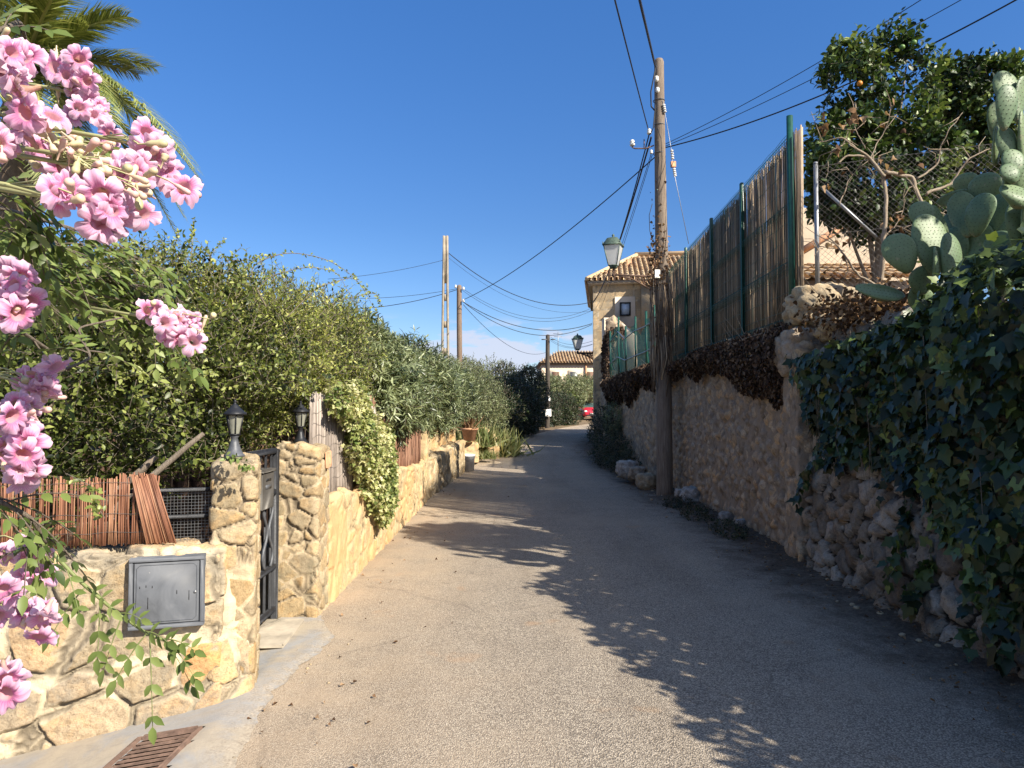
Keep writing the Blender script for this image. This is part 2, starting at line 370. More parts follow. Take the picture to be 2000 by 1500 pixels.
wv = m.N.new('ShaderNodeMix'); wv.data_type = 'VECTOR'; wv.inputs['Factor'].default_value = .12; nn = m.N.new('ShaderNodeTexNoise'); nn.inputs['Scale'].default_value = 3; nn.inputs['Detail'].default_value = 6; m.L.new(m.tc, nn.inputs['Vector']); m.L.new(m.tc, wv.inputs[4]); m.L.new(nn.outputs['Color'], wv.inputs[5])
crk = m.math('MULTIPLY', m.rng(m.vor(.62, 'DISTANCE_TO_EDGE', vec=wv.outputs[1]), .009, .003), m.rng(m.noise(.8, 3), .5, .56)); c = m.mix(m.math('MULTIPLY', crk, .16), c, (.07, .058, .048))
sp = m.rng(m.noise(3.7, 4, .6), .66, .76, 0, .6); c = m.mix(sp, c, (.13, .11, .09)); c = m.mix(m.rng(m.noise(17, 5, .7), .66, .74, 0, .5), c, (.15, .12, .095))
rustn = m.rng(m.noise(1.45, 3, .6), .64, .74, 0, .5); c = m.mix(rustn, c, (.42, .25, .13))
m.set(Base_Color=c, Roughness=.88, Specular_IOR_Level=.2)
h = m.math('ADD', m.math('MULTIPLY', m.math('SUBTRACT', 1.0, v1), m.math('SUBTRACT', 1.0, m.math('MULTIPLY', dust, .5))), m.math('ADD', m.math('MULTIPLY', m.math('MULTIPLY', v2, -1.0), .3), m.math('MULTIPLY', m.math('MULTIPLY', m.noise(9, 6, .7), dirt), 6.0)))
m.bump(h, 1.0, .006)
b.done('road', m.m, kind='structure')
# concrete apron (bounded by walls on the left, ragged edge to the asphalt)
ya = np.arange(-3, 5.75, .04); L0 = [(-4.2, -3), (-4.2, 0), (-3.4, 3.0), (-2.6, 3.66), (-1.7, 3.97), (-1.55, 4.3), (-1.85, 4.7), (-1.85, 5.3), (-1.65, 5.75)]
R0 = [(-1.25, -3), (-1.20, 2.6), (-1.24, 3.2), (-1.32, 3.7), (-1.36, 4.1), (-1.33, 4.4), (-1.25, 4.75), (-1.25, 5.05), (-1.40, 5.42), (-1.6, 5.75)]
lx = np.interp(ya, [p[1] for p in L0], [p[0] for p in L0]); rx = np.interp(ya, [p[1] for p in R0], [p[0] for p in R0])
rx = rx + .03 * fbm(np.stack([ya * 3, ya * 0, ya * 0], 1), 5, 3) + .03 * fbm(np.stack([ya * 14, ya * 0, ya * 0], 1), 4, 3)
U2, Y2 = np.meshgrid(np.linspace(0, 1, 60), ya, indexing='xy'); X2 = lerp(lx[:, None], rx[:, None], U2)
pp = np.stack([X2.ravel(), Y2.ravel(), 0 * X2.ravel()], 1)
ed = (rx[:, None] - X2).ravel()
Z2 = gz(X2, Y2).ravel() + .004 + .009 * sstep(0, .09, ed) + .004 * fbm(pp * 4, 4, 11)
hole = (X2[:-1, :-1] > -1.86) & (X2[:-1, :-1] < -1.56) & (Y2[:-1, :-1] > 2.8) & (Y2[:-1, :-1] < 3.62)
b = B(); b.grid(np.stack([X2.ravel(), Y2.ravel(), Z2], 1), len(ya), 60, ed=ed); b.F[0] = b.F[0][~hole.ravel()]
m = M_('smeared_concrete'); n1 = m.noise(1.6, 7, .6, dist=.6); n2 = m.noise(14, 8, .7); n3 = m.noise(3, 5, .6, stretch=(1, 3, 1))
c = m.ramp(n1, [(.32, (.40, .34, .25)), (.46, (.37, .32, .25)), (.54, (.30, .295, .285)), (.62, (.33, .31, .28)), (.70, (.38, .325, .245))])
c = m.mix(m.rng(n2, .45, .7, 0, .45), c, (.24, .21, .17)); c = m.mix(m.rng(n3, .6, .68, 0, .4), c, (.20, .19, .18)); c = m.mix(m.math('MULTIPLY', m.rng(m.attr('ed'), .22, .0), m.rng(m.noise(16, 8, .75), .38, .58)), c, m.ramp(m.noise(80, 3), [(.35, (.20, .165, .125)), (.65, (.45, .38, .29))]))
m.set(Base_Color=c, Roughness=.9, Specular_IOR_Level=.2); m.bump(m.math('ADD', n2, m.math('MULTIPLY', m.noise(90, 5), .4)), .5, .008)
b.done('pavement', m.m, kind='structure')
# gate threshold slab
b = B(); b.box((-1.68, 5.08, .022), (.28, .60, .03), Matrix.Rotation(.06, 3, 'Z'), bev=.008); b.done('path', plain('pale_step_concrete', (.30, .26, .20), .9, var=.35, scale=6, bump=.6), kind='structure', loc=(-1.66, 4.93, 0))
# raised garden behind the right wall
xs = np.linspace(3.55, 45, 60); ys = np.linspace(-12, 29, 80); X, Y = np.meshgrid(xs, ys, indexing='ij')
Z = 2.12 + .25 * fbm(np.stack([X.ravel(), Y.ravel(), 0 * X.ravel()], 1) * .7, 4, 4).reshape(X.shape) * .6
Z = np.minimum(Z, np.interp(Y, [-12, 1.2, 3, 4.5], [1.45, 1.5, 1.9, 9])); Z[0, :] = -.1; Z[:, -1] = -.1; Z[-1, :] = -.1
b = B(); b.grid(np.stack([X, Y, Z], -1).reshape(-1, 3), len(xs), len(ys)); 
m = M_('garden_earth'); c = m.ramp(m.noise(2.5, 8), [(.3, (.08, .06, .04)), (.6, (.2, .15, .1)), (.75, (.11, .12, .05))]); m.set(Base_Color=c, Roughness=.95); m.bump(m.noise(12, 8), 1, .05)
b.done('terrain', m.m, kind='structure')

# ------------------------------------------------------------------ stone walls
def rubble(cell, amp, seed, warp=.05, gap=(.03, .12), mort=(.06, .16), fine=.005, jit=.95, crackw=.075, crackn=.38):
    def f(p):
        wv = np.stack([fbm(p * 4.1, 5, seed + 40), fbm(p * 4.1, 5, seed + 50), fbm(p * 4.1, 5, seed + 60)], 1) * warp * 1.3
        F1, F2, i = voro(p + wv, cell, seed, jit); e = F2 - F1
        pr = sstep(gap[0], gap[1], e)
        d = amp * pr * (.2 + 1.1 * i) + fine * fbm(p * 22, 4, seed + 3) + amp * .9 * fbm(p * 8, 4, seed + 5)
        mo = 1 - sstep(mort[0], mort[1], e)
        cr = (1 - sstep(0, crackw, np.abs(e - mort[0] * .9))) * sstep(crackn, crackn + .15, vnoise(p * 5.5, seed + 7))
        d = d - cr * .016
        return d, mo, i, cr
    return f
def plaster(seed, amp=.03, pitw=1.0):
    def f(p):
        F1, F2, i = voro(p + .04 * fbm(p * 6, 3, seed)[:, None], (.13, .13, .11), seed, .95)
        lum = np.clip(1 - F1 * 1.3, 0, 1) * (i > .45) * (.4 + i)
        pit = sstep(.40, .55, fbm(p * np.array([9, 9, 7.]), 3, seed + 4))
        d = amp * lum + amp * .9 * fbm(p * 4, 4, seed + 2) + .022 * fbm(p * 16, 4, seed + 6) - .045 * pit * pitw
        return d, 1 - sstep(.08, .4, lum), i, np.clip(pit + .6 * sstep(.25, .5, fbm(p * np.array([16, 16, 11.]), 3, seed + 14)), 0, 1) * pitw
    return f
def wallbox(name, p0, p1, thick, z0, z1, res, fn, mat, parent=None, side=1, r=.03, batter=0.0, jag=.02, seed=0, faces='ftab', **pr):
    """a straight wall; visible face towards side*(perpendicular of p0->p1). z0,z1 numbers or functions of metres along it"""
    p0 = np.array(p0, float); p1 = np.array(p1, float); Ln = np.linalg.norm(p1 - p0); uv = (p1 - p0) / Ln
    nv = np.array([uv[1], -uv[0]]) * side
    z0f = z0 if callable(z0) else (lambda a: a * 0 + z0); z1f = z1 if callable(z1) else (lambda a: a * 0 + z1)
    H = float(np.mean(z1f(np.linspace(0, Ln, 9)) - z0f(np.linspace(0, Ln, 9))))
    na = max(2, int(Ln / res) + 1); nc = max(2, int(H / res) + 1); nb = max(3, int(thick / res) + 1)
    A = np.linspace(0, Ln, na); C = np.linspace(0, H, nc); Bb = np.linspace(-thick, 0, nb)
    bb = B(); base = np.array([hash_name(name), seed, 3.3]) * 0
    def emit(a, bq, c, n1, n2):
        l = np.stack([a.ravel(), bq.ravel(), c.ravel()], 1)
        hx = np.array([Ln / 2, thick / 2, H / 2]); ctr = np.array([Ln / 2, -thick / 2, H / 2]); q = l - ctr
        k = np.clip((np.abs(q) - (hx - r)) / r, 0, 1) * np.sign(q); k[:, 2] = np.where(q[:, 2] < 0, 0, k[:, 2])
        nn = k / (np.linalg.norm(k, axis=1)[:, None] + 1e-9)
        inner = q - k * r; lp = inner + nn * r + ctr
        samp = np.stack([lp[:, 0] + p0[0] * 1.7, lp[:, 1] + p0[1] * .9, lp[:, 2]], 1)
        d, mo, sid, cr = fn(samp)
        d = d + jag * fbm(samp * 5, 3, seed + 77) * np.clip(nn[:, 2], 0, 1) * 2
        lp = lp + nn * d[:, None]
        aa, bq_, cc = lp[:, 0], lp[:, 1], lp[:, 2]
        zz = z0f(aa) + cc / H * (z1f(aa) - z0f(aa)); bq_ = bq_ - batter * cc
        V = np.stack([p0[0] + uv[0] * aa + nv[0] * bq_, p0[1] + uv[1] * aa + nv[1] * bq_, zz], 1)
        bb.grid(V, n1, n2, mort=mo, sid=sid, crack=cr)
    a, c = np.meshgrid(A, C, indexing='ij'); emit(a, a * 0, c, na, nc)
    a, bq = np.meshgrid(A, Bb, indexing='ij'); emit(a, bq, a * 0 + H, na, nb)
    for e in (0, Ln):
        bq, c = np.meshgrid(Bb, C, indexing='ij'); emit(bq * 0 + e, bq, c, nb, nc)
    Ab = np.linspace(0, Ln, max(2, na // 3)); Cb = np.linspace(0, H, max(2, nc // 3)); a, c = np.meshgrid(Ab, Cb, indexing='ij'); emit(a, a * 0 - thick, c, len(Ab), len(Cb))
    loc = pr.pop('loc', None)
    return bb.done(name, mat, parent, loc=loc if loc is not None else (None if parent is not None else ((p0[0]+p1[0])/2, (p0[1]+p1[1])/2, float(z0f(np.array([0.]))[0]))), **pr)
def hash_name(s): return sum(ord(c) for c in s) % 97

# left, angled front wall with the meter box
WA0 = np.array([-3.9, 3.28]); WA1 = np.array([-1.60, 3.95]); WAd = (WA1 - WA0) / np.linalg.norm(WA1 - WA0); WAn = np.array([WAd[1], -WAd[0]])
def wa_x(x):  # point on that wall's face at given X
    t = (x - WA0[0]) / WAd[0]; return WA0 + WAd * t
def za0(a): return gz(WA0[0] + WAd[0] * a, WA0[1] + WAd[1] * a) - .10
wallbox('stone_wall', WA0, WA1, .32, za0, lambda a: a * 0 + .825, .008, rubble((.34, .3, .27), .020, 11, warp=.05, mort=(.05, .15), crackn=.30), MAT['stone_base'], jag=.025,
        label='low wall of big cream and orange stones around the grey meter box, under the red reed screen', cat='wall')
# gate pillars
wallbox('gate_pillar', (-1.70, 4.02), (-1.47, 4.08), .34, -.1, 1.31, .009, rubble((.18, .16, .13), .010, 23, warp=.035, crackn=.3), MAT['stone_left'], jag=.03, r=.035, group='gate pillars',
        label='stone gate pillar beside the meter box wall, nearer of the two, with a leafy sprig on top', cat='pillar')
wallbox('gate_pillar', (-1.62, 3.90), (-1.44, 4.10), .30, -.12, .72, .010, rubble((.24, .24, .2), .012, 31, warp=.05), MAT['stone_base'], jag=.05, r=.08, batter=.10,
        label='stepped stone buttress swelling at the foot of the nearer gate pillar', cat='buttress')
bpy.data.objects['gate_pillar.001'].name = 'stone_buttress'
wallbox('gate_pillar', (-1.83, 5.50), (-1.50, 5.50), .36, -.08, 1.32, .011, rubble((.18, .16, .13), .008, 47, warp=.035, crackn=.3), MAT['stone_left'], jag=.03, r=.03, group='gate pillars',
        label='square stone gate pillar beyond the gate opening, with an orange tile on its side', cat='pillar')
# long low wall along the lane
wallbox('stone_wall', (-1.50, 5.84), (-1.49, 12.35), .30, lambda a: gz(a * 0 - 1.5, a + 5.8) - .08, lambda a: .82 - .02 * a + .03 * np.sin(a * 2.1) + gz(a * 0 - 1.5, a + 5.8) * .5, .016,
        rubble((.24, .25, .24), .016, 61, warp=.06, mort=(.08, .24), gap=(.02, .2), crackn=.36), MAT['stone_low'], jag=.05, label='long low ochre rubble wall running from the gate pillar along the lane', cat='wall')
wallbox('stone_pillar', (-1.49, 12.38), (-1.49, 12.78), .30, .0, 1.32, .025, rubble((.26, .25, .24), .014, 66, warp=.08, mort=(.10, .3)), MAT['stone_low'], jag=.03,
        label='slim cream stone pier at the end of the ochre wall beside the brown brushwood', cat='pillar')
wallbox('stone_wall', (-1.50, 13.0), (-1.20, 18.0), .35, lambda a: gz(a * 0, a + 13) - .1, lambda a: .66 + .02 * a, .03, rubble((.3, .3, .2), .03, 71, warp=.12, gap=(.02, .3)), MAT['stone_left'], jag=.06,
        label='waist-high rough wall by the white bucket, mostly in shadow', cat='wall')
wallbox('rendered_wall', (-1.87, 13.0), (-1.57, 18.1), .2, .2, lambda a: 1.42 + .02 * a, .04, plaster(81, .012, .35), MAT['stone_low'], jag=.02,
        label='taller cream rendered wall set back behind the shadowed wall, under the oleander', cat='wall')
for k, (yy, zt) in enumerate([(13.9, 1.38), (15.3, 1.42), (16.7, 1.5), (18.0, 1.62)]):
    xx = -1.57 + (yy - 13) * .06 - .2
    wallbox('wall_pier', (xx, yy), (xx + .012, yy + .3), .2, .2, zt, .03, rubble((.26, .25, .24), .012, 90 + k), MAT['stone_low'], jag=.02, group='piers on the rendered wall',
            label=['first pier from the camera on the cream rendered wall', 'second pier from the camera on the cream rendered wall', 'third pier from the camera on the cream rendered wall', 'last and tallest pier, at the far end of the cream rendered wall'][k], cat='pillar')
# planter wall with its arched end
wallbox('planter_wall', (-1.95, 19.9), (-.95, 20.3), .8, .1, .66, .03, rubble((.35, .3, .25), .02, 101), MAT['stone_low'], jag=.03, label='knee-high stone planter wall carrying the terracotta pot', cat='planter')
def arch():
    bb = B(); C = np.array([-1.05, 22.6]); nseg = 44; nb = 14; nr = 10
    prof = []
    th = np.linspace(0, np.pi, nseg); T = []
    for ring, rr in (('o', .62), ('i', .30)):
        pass
    a, q = np.meshgrid(np.linspace(-.15, np.pi + .15, nseg), np.linspace(0, 2 * np.pi, 28), indexing='ij')
    ca = np.clip(a, 0, np.pi)
    rad = .46 + np.clip(np.cos(q) * 1.5, -1, 1) * .17; dep = np.clip(np.sin(q) * 1.5, -1, 1) * .22
    x = C[0] - rad * np.cos(ca); z = .38 + rad * np.sin(ca) * 1.05 - np.where((a < 0) | (a > np.pi), .5, 0); y = C[1] + dep
    p = np.stack([x.ravel(), y.ravel(), z.ravel()], 1); d, mo, sid, cr = rubble((.2, .2, .18), .02, 120)(p)
    p[:, 1] += -np.sign(np.sin(q.ravel())) * 0; p += (np.stack([-np.cos(ca).ravel() * np.cos(q).ravel(), np.sin(q).ravel(), np.sin(ca).ravel() * np.cos(q).ravel()], 1)) * d[:, None]
    bb.grid(p, nseg, 28, mort=mo, sid=sid, crack=cr)
    bb.done('stone_arch', MAT['stone_low'], label='low rounded stone arch at the lane edge behind the flower pot', cat='arch', loc=(C[0], C[1], .35))
arch()

# right side walls
zR = lambda off: (lambda a: gz(a * 0 + 3, a + off) - .1)
wallbox('rubble_wall', (3.12, 7.85), (3.22, 14.6), .45, zR(7.8), lambda a: 2.46 + .03 * np.sin(a * 1.7) + .05 * np.sin(a * .9), .022, plaster(131, .05), MAT['plaster'], side=-1, jag=.10, r=.06,
        label='high rough rendered wall under the reed fence, behind the near wooden pole', cat='wall')
wallbox('rubble_wall', (3.18, 14.65), (3.32, 26.5), .45, zR(14), lambda a: 2.50 + .04 * np.sin(a * 1.3), .045, plaster(141, .05), MAT['plaster'], side=-1, jag=.14, r=.06,
        label='further stretch of high rough wall hung with dead ivy, leading to the house', cat='wall')
wallbox('wall_pier', (2.98, 7.42), (3.0, 7.86), .62, -.1, 2.30, .018, plaster(151, .02), MAT['plaster'], side=-1, jag=.05, r=.03,
        label='squared stone corner pier where the rendered wall meets the dry-stone wall', cat='pillar')
wallbox('drystone_wall', (3.0, -6.0), (3.02, 7.40), .7, zR(-6), lambda a: np.interp(a, [0, 7.2, 9, 10.5, 14], [1.6, 1.65, 2.0, 2.3, 2.3]) + .06 * np.sin(a * 1.1), .020, rubble((.20, .24, .17), .075, 161, warp=.05, gap=(.0, .24), mort=(.02, .09), fine=.022, crackw=.09, crackn=.0), MAT['drystone'], side=-1, jag=.08, r=.08, batter=.13,
        label='dry-stone retaining wall of grey boulders mostly smothered in ivy', cat='wall')

def rock(c, r, seed, mat, label, sc=(1, 1, .8), cat='rock', group=None, name='rock', n=26):
    a, q = np.meshgrid(np.linspace(0, np.pi, n), np.linspace(0, 2 * np.pi, n * 2), indexing='ij')
    d = np.stack([np.sin(a) * np.cos(q), np.sin(a) * np.sin(q), np.cos(a)], -1).reshape(-1, 3)
    F1, F2, i = voro(d * 1.6 + seed * 3.7, (1, 1, 1), seed)
    rr = 1 + .22 * fbm(d * 1.7 + seed, 4, seed) - .25 * np.clip(.35 - (F2 - F1), 0, 1) + .07 * fbm(d * 7 + seed, 4, seed + 2) 
    # flatten: soft cube
    d2 = d / (np.max(np.abs(d), axis=1)[:, None] ** .45)
    p = d2 * rr[:, None] * r * np.array(sc) + np.array(c)
    bb = B(); bb.grid(p, n, n * 2, mort=0, sid=(seed * .37) % 1, crack=np.clip(.25 - (F2 - F1), 0, 1) * 2)
    return bb.done(name, mat, label=label, cat=cat, group=group, loc=tuple(c))
MAT['pale_rock'] = stonemat('pale_boulder', [(.42, .40, .37), (.50, .47, .42), (.38, .35, .31)], (.4, .38, .35), stain=(.13, .12, .11), pits=.9, bs=1.3, stain_lo=.46)
MAT['cap_rock'] = stonemat('tan_cap_stone', [(.46, .37, .24), (.40, .33, .23), (.5, .42, .28)], (.4, .34, .25), stain=(.2, .17, .13), pits=.7, bs=1.2, stain_lo=.5)  # warm tan stone shared by capstones, boulders and gravel
rocks = [(1225, 916, 15.6, .30, 'pale boulder beside the shrub, farthest of the rocks under the right wall', 'pale_rock'),
         (1262, 940, 14.4, .26, 'tan boulder leaning on the near wooden pole, on its left', 'cap_rock'),
         (1245, 925, 15.1, .24, 'flat brown rock wedged between the pale boulder and the tan boulder', 'drystone'),
         (1352, 973, 12.3, .24, 'grey pitted boulder just right of the near wooden pole foot', 'pale_rock'),
         (1332, 965, 12.7, .15, 'small pale rock touching the near pole foot on its right', 'pale_rock'),
         (1418, 1012, 10.2, .13, 'fist-shaped pale stone at the foot of the rendered wall, midway to the pier', 'pale_rock'),
         (1447, 1022, 9.7, .09, 'little pale stone next to the fist-shaped stone', 'pale_rock'),
         (1648, 1112, 6.95, .16, 'white boulder jutting from the dry-stone wall foot nearest the pier', 'pale_rock'),
         (1705, 1140, 6.3, .13, 'round white boulder in the middle of the dry-stone wall foot', 'pale_rock'),
         (1990, 1262, 4.55, .18, 'big pale boulder at the dry-stone wall foot by the right edge of the photo', 'pale_rock'),
         (1900, 1230, 5.0, .12, 'small pale boulder half under the ivy near the right edge', 'pale_rock')]
for k, (px, py, D, r, lb, mt) in enumerate(rocks):
    p = P(px, py, D); p.z = max(p.z, r * .45 + float(gz(p.x, p.y)))
    rock(p, r * .85, k + 3, MAT[mt], lb, group='rocks along the foot of the right wall')
rock(P(1605, 600, 7.75), .34, 41, MAT['cap_rock'], 'large sunlit boulder on the wall top behind the green fence post', sc=(1.15, .9, .75), cat='rock', n=50)
rock(P(1575, 690, 7.7), .30, 45, MAT['plaster'], 'rough shaded capstone on top of the corner pier', sc=(1, .9, .95), n=50)
rock(P(1660, 640, 7.3), .26, 48, MAT['cap_rock'], 'brown capstone half hidden by dead leaves right of the pier', sc=(1.3, .9, .7), n=40)
# small loose stones
b = B()
for k in range(150):
    if k % 3: y = random.uniform(4, 26); x = float(spline(RE, np.array([y]))[0]) - abs(random.gauss(0, .30)) - .12; r = random.uniform(.008, .03)
    else: y = random.uniform(2.5, 16); x = float(spline(LE, np.array([y]))[0]) + abs(random.gauss(0, .25)) + .05; r = random.uniform(.004, .012)
    z = float(gz(x, y)) + r * .3; th = np.linspace(0, np.pi, 5); q = np.arange(7) * 2 * np.pi / 7
    a, qq = np.meshgrid(th, np.append(q, 0), indexing='ij'); d = np.stack([np.sin(a) * np.cos(qq), np.sin(a) * np.sin(qq), .6 * np.cos(a)], -1).reshape(-1, 3)
    b.grid(d * r * (1 + .3 * fbm(d * 2 + k, 2, k)[:, None]) + np.array([x, y, z]), 5, 8, sid=random.random(), mort=0, crack=0)
b.done('gravel', MAT['cap_rock'], kind='stuff', label='loose pebbles and grit along both edges of the lane')

# ------------------------------------------------------------------ leaves
def tmpl(kind):
    if kind == 'ovate':
        V = [(0, 0, 0), (-.24, .25, .05), (0, .3, 0), (.24, .25, .05), (-.25, .6, .03), (0, .62, -.03), (.25, .6, .03), (0, 1, -.12)]
        F = [(0, 1, 2), (0, 2, 3), (7, 5, 4), (7, 6, 5)], [(1, 4, 5, 2), (2, 5, 6, 3)]
    elif kind == 'lance':
        V = [(0, 0, 0), (-.075, .3, .02), (0, .3, -.005), (.075, .3, .02), (-.07, .65, 0), (0, .65, -.03), (.07, .65, 0), (0, 1, -.12)]
        F = [(0, 1, 2), (0, 2, 3), (7, 5, 4), (7, 6, 5)], [(1, 4, 5, 2), (2, 5, 6, 3)]
    elif kind == 'narrow':
        V = [(0, 0, 0), (-.14, .35, .03), (0, .35, -.005), (.14, .35, .03), (0, 1, -.1)]
        F = [(0, 1, 2), (0, 2, 3), (1, 4, 2), (2, 4, 3)], []
    elif kind == 'blade':
        V = [(-.02, 0, 0), (.02, 0, 0), (-.018, .5, .0), (.018, .5, .0), (0, 1, -.22)]
        F = [(2, 3, 4)], [(0, 1, 3, 2)]
    elif kind == 'ivy':
        o = [(0, .05), (-.28, -.06), (-.42, .2), (-.52, .36), (-.26, .52), (-.18, .72), (0, 1.0), (.18, .72), (.26, .52), (.52, .36), (.42, .2), (.28, -.06)]
        V = [(x, y, .10 * abs(x) - .1 * y * y) for x, y in o] + [(0, .38, -.02)]
        F = [(i, 12, (i + 1) % 12) for i in range(12)], []
    elif kind == 'dead':
        o = [(0, 0), (-.3, .1), (-.45, .4), (-.2, .6), (0, 1.0), (.25, .65), (.4, .35), (.3, 0.05)]
        V = [(x, y, .9 * x * x * (1 if x < 0 else -.6) + .25 * math.sin(y * 4)) for x, y in o] + [(0, .4, -.1)]
        F = [(i, 8, (i + 1) % 8) for i in range(8)], []
    return np.array(V, float), [np.array(f) for f in F if len(f)]
def nrm(v): return v / (np.linalg.norm(v, axis=-1, keepdims=True) + 1e-9)
def add_leaves(bb, kind, pos, fwd, up, size, rnd, wid=1.0):
    V, F = tmpl(kind); n = len(pos); f = nrm(fwd); s = nrm(np.cross(f, up)); u_ = np.cross(s, f)
    size = np.broadcast_to(size, (n,)); wid = np.broadcast_to(wid, (n,))
    W = pos[:, None] + size[:, None, None] * (V[None, :, 0:1] * wid[:, None, None] * s[:, None] + V[None, :, 1:2] * f[:, None] + V[None, :, 2:3] * u_[:, None])
    off = (np.arange(n) * len(V))[:, None, None]
    bb.add(W.reshape(-1, 3), [(off + q[None]).reshape(-1, q.shape[1]) for q in F], rnd=np.repeat(rnd, len(V)))
def add_twigs(bb, a, c, r, rnd=None):
    n = len(a); t = nrm(c - a); s = nrm(np.cross(t, np.array([.3, .2, 1.]))); u_ = np.cross(s, t)
    r = np.broadcast_to(r, (n,))[:, None]
    V = np.stack([a + s * r, a - s * r * .5 + u_ * r * .87, a - s * r * .5 - u_ * r * .87, c + s * r * .5, c - s * r * .25 + u_ * r * .43, c - s * r * .25 - u_ * r * .43], 1)
    off = (np.arange(n) * 6)[:, None, None]
    bb.add(V.reshape(-1, 3), [(off + np.array([[0, 1, 4, 3], [1, 2, 5, 4], [2, 0, 3, 5]])[None]).reshape(-1, 4)], rnd=.5)
def rdir(n): return nrm(rng.normal(size=(n, 3)))
def crown(bb, tw, blobs, nspr, kind, k, leaf, slen, spread=.8, upb=.3, lump=.3, fill=.25, wid=1.0, cull=.62, tone=None, twr=.003, keep=None, droop=0.0, clump=1.6, gapth=None):
    """leafy sprigs over the surface of a set of ellipsoid blobs; a share of them inside"""
    Bc = np.array([q[0] for q in blobs], float); Br = np.array([q[1] for q in blobs], float)
    area = (Br[:, 0] * Br[:, 1] + Br[:, 0] * Br[:, 2] + Br[:, 1] * Br[:, 2]); pr = area / area.sum()
    bi = rng.choice(len(blobs), nspr, p=pr); d = rdir(nspr)
    inner = rng.random(nspr) < fill
    base = Bc[bi]; rr = 1 + lump * fbm(d * clump + base * .7 + bi[:, None] * 3.1, 4, 21) + rng.normal(0, .05, nspr)
    rr = np.where(inner, rr * rng.uniform(.45, .9, nspr), rr * rng.uniform(.9, 1.04, nspr))
    p = base + d * Br[bi] * rr[:, None]
    ok = np.ones(nspr, bool)
    for c_, r_ in zip(Bc, Br):
        q = np.linalg.norm((p - c_) / r_, axis=1); ok &= ~((q < cull) & ~inner)
    if keep is not None: ok &= keep(p)
    if gapth is not None: ok &= fbm(p * 1.9, 3, 88) > gapth
    p = p[ok]; d = d[ok]; bi = bi[ok]; n = len(p); nd = nrm(d / Br[bi])
    sd = nrm(nd * .8 + rdir(n) * spread + np.array([0, 0, upb])); L_ = slen * rng.uniform(.6, 1.4, n)
    a = p - sd * L_[:, None] * .5; c = a + sd * L_[:, None]
    add_twigs(tw, a, c, twr)
    t = (np.arange(k) + .6) / k
    ang = rng.uniform(0, 2 * np.pi, (n, 1)) + np.arange(k)[None] * 2.4
    s = nrm(np.cross(sd, np.array([.1, .2, 1.]))); u_ = np.cross(s, sd)
    rad = np.cos(ang)[..., None] * s[:, None] + np.sin(ang)[..., None] * u_[:, None]
    pos = a[:, None] + sd[:, None] * (L_[:, None] * t[None])[..., None]
    fw = nrm(rad * .95 + sd[:, None] * .75 + rng.normal(0, .18, (n, k, 3)) + np.array([0, 0, -droop]))
    up = nrm(sd[:, None] * .6 + np.array([0, 0, .8]) - rad * .3 + rng.normal(0, .3, (n, k, 3)))
    sz = leaf * rng.uniform(.65, 1.25, (n, k)) * (1 - .3 * t[None])
    cl_ = fbm(p * 2.2, 3, 33) * .5 + .5
    rnd = np.clip((cl_[:, None] * 1.3 - .28) + rng.uniform(-.3, .3, (n, 1)) + rng.uniform(-.3, .45, (n, k)) + (tone or 0), 0, 1)
    add_leaves(bb, kind, pos.reshape(-1, 3), fw.reshape(-1, 3), up.reshape(-1, 3), sz.ravel(), rnd.ravel(), wid)

LM = {}
LM['jasmine'] = leafmat('jasmine_leaf', [(.014, .022, .007), (.075, .10, .02), (.20, .235, .055), (.36, .39, .12)], .28, .42, .4)
LM['gold'] = leafmat('yellow_green_leaf', [(.03, .045, .012), (.17, .21, .04), (.34, .37, .09), (.52, .50, .17)], .3)
LM['oleander'] = leafmat('oleander_leaf', [(.05, .07, .035), (.13, .16, .075), (.23, .265, .13), (.38, .42, .23)], .22, .36, .5)
LM['citrus'] = leafmat('citrus_leaf', [(.010, .022, .007), (.03, .06, .014), (.08, .13, .03), (.24, .30, .09)], .2, .45, .35)
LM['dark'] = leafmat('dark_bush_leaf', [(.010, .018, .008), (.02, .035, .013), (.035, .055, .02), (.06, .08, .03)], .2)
LM['olive'] = leafmat('olive_leaf', [(.07, .09, .04), (.15, .18, .08), (.23, .26, .13), (.32, .34, .19)], .25)
LM['ivy'] = leafmat('ivy_leaf', [(.010, .018, .007), (.024, .042, .013), (.055, .09, .024), (.17, .23, .055)], .22, .42, .4)
LM['varieg'] = leafmat('variegated_leaf', [(.10, .15, .04), (.26, .30, .09), (.50, .50, .22), (.66, .62, .36)], .25)
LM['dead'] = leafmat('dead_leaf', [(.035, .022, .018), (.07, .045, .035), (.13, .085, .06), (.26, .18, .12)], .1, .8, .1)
LM['deadbrown'] = leafmat('dead_curled_leaf', [(.07, .04, .025), (.14, .08, .045), (.26, .15, .08), (.42, .29, .18)], .2, .8, .1)  # warmer, lighter brown than the dead ivy leaf
LM['vine'] = leafmat('vine_leaf', [(.05, .08, .02), (.10, .145, .035), (.17, .225, .06), (.29, .34, .12)], .33)
LM['palm'] = leafmat('palm_leaf', [(.07, .10, .03), (.16, .20, .055), (.28, .31, .09), (.45, .45, .17)], .25)
LM['grass'] = leafmat('tuft_grass', [(.10, .14, .05), (.17, .2, .08), (.28, .30, .13), (.42, .38, .2)], .35)

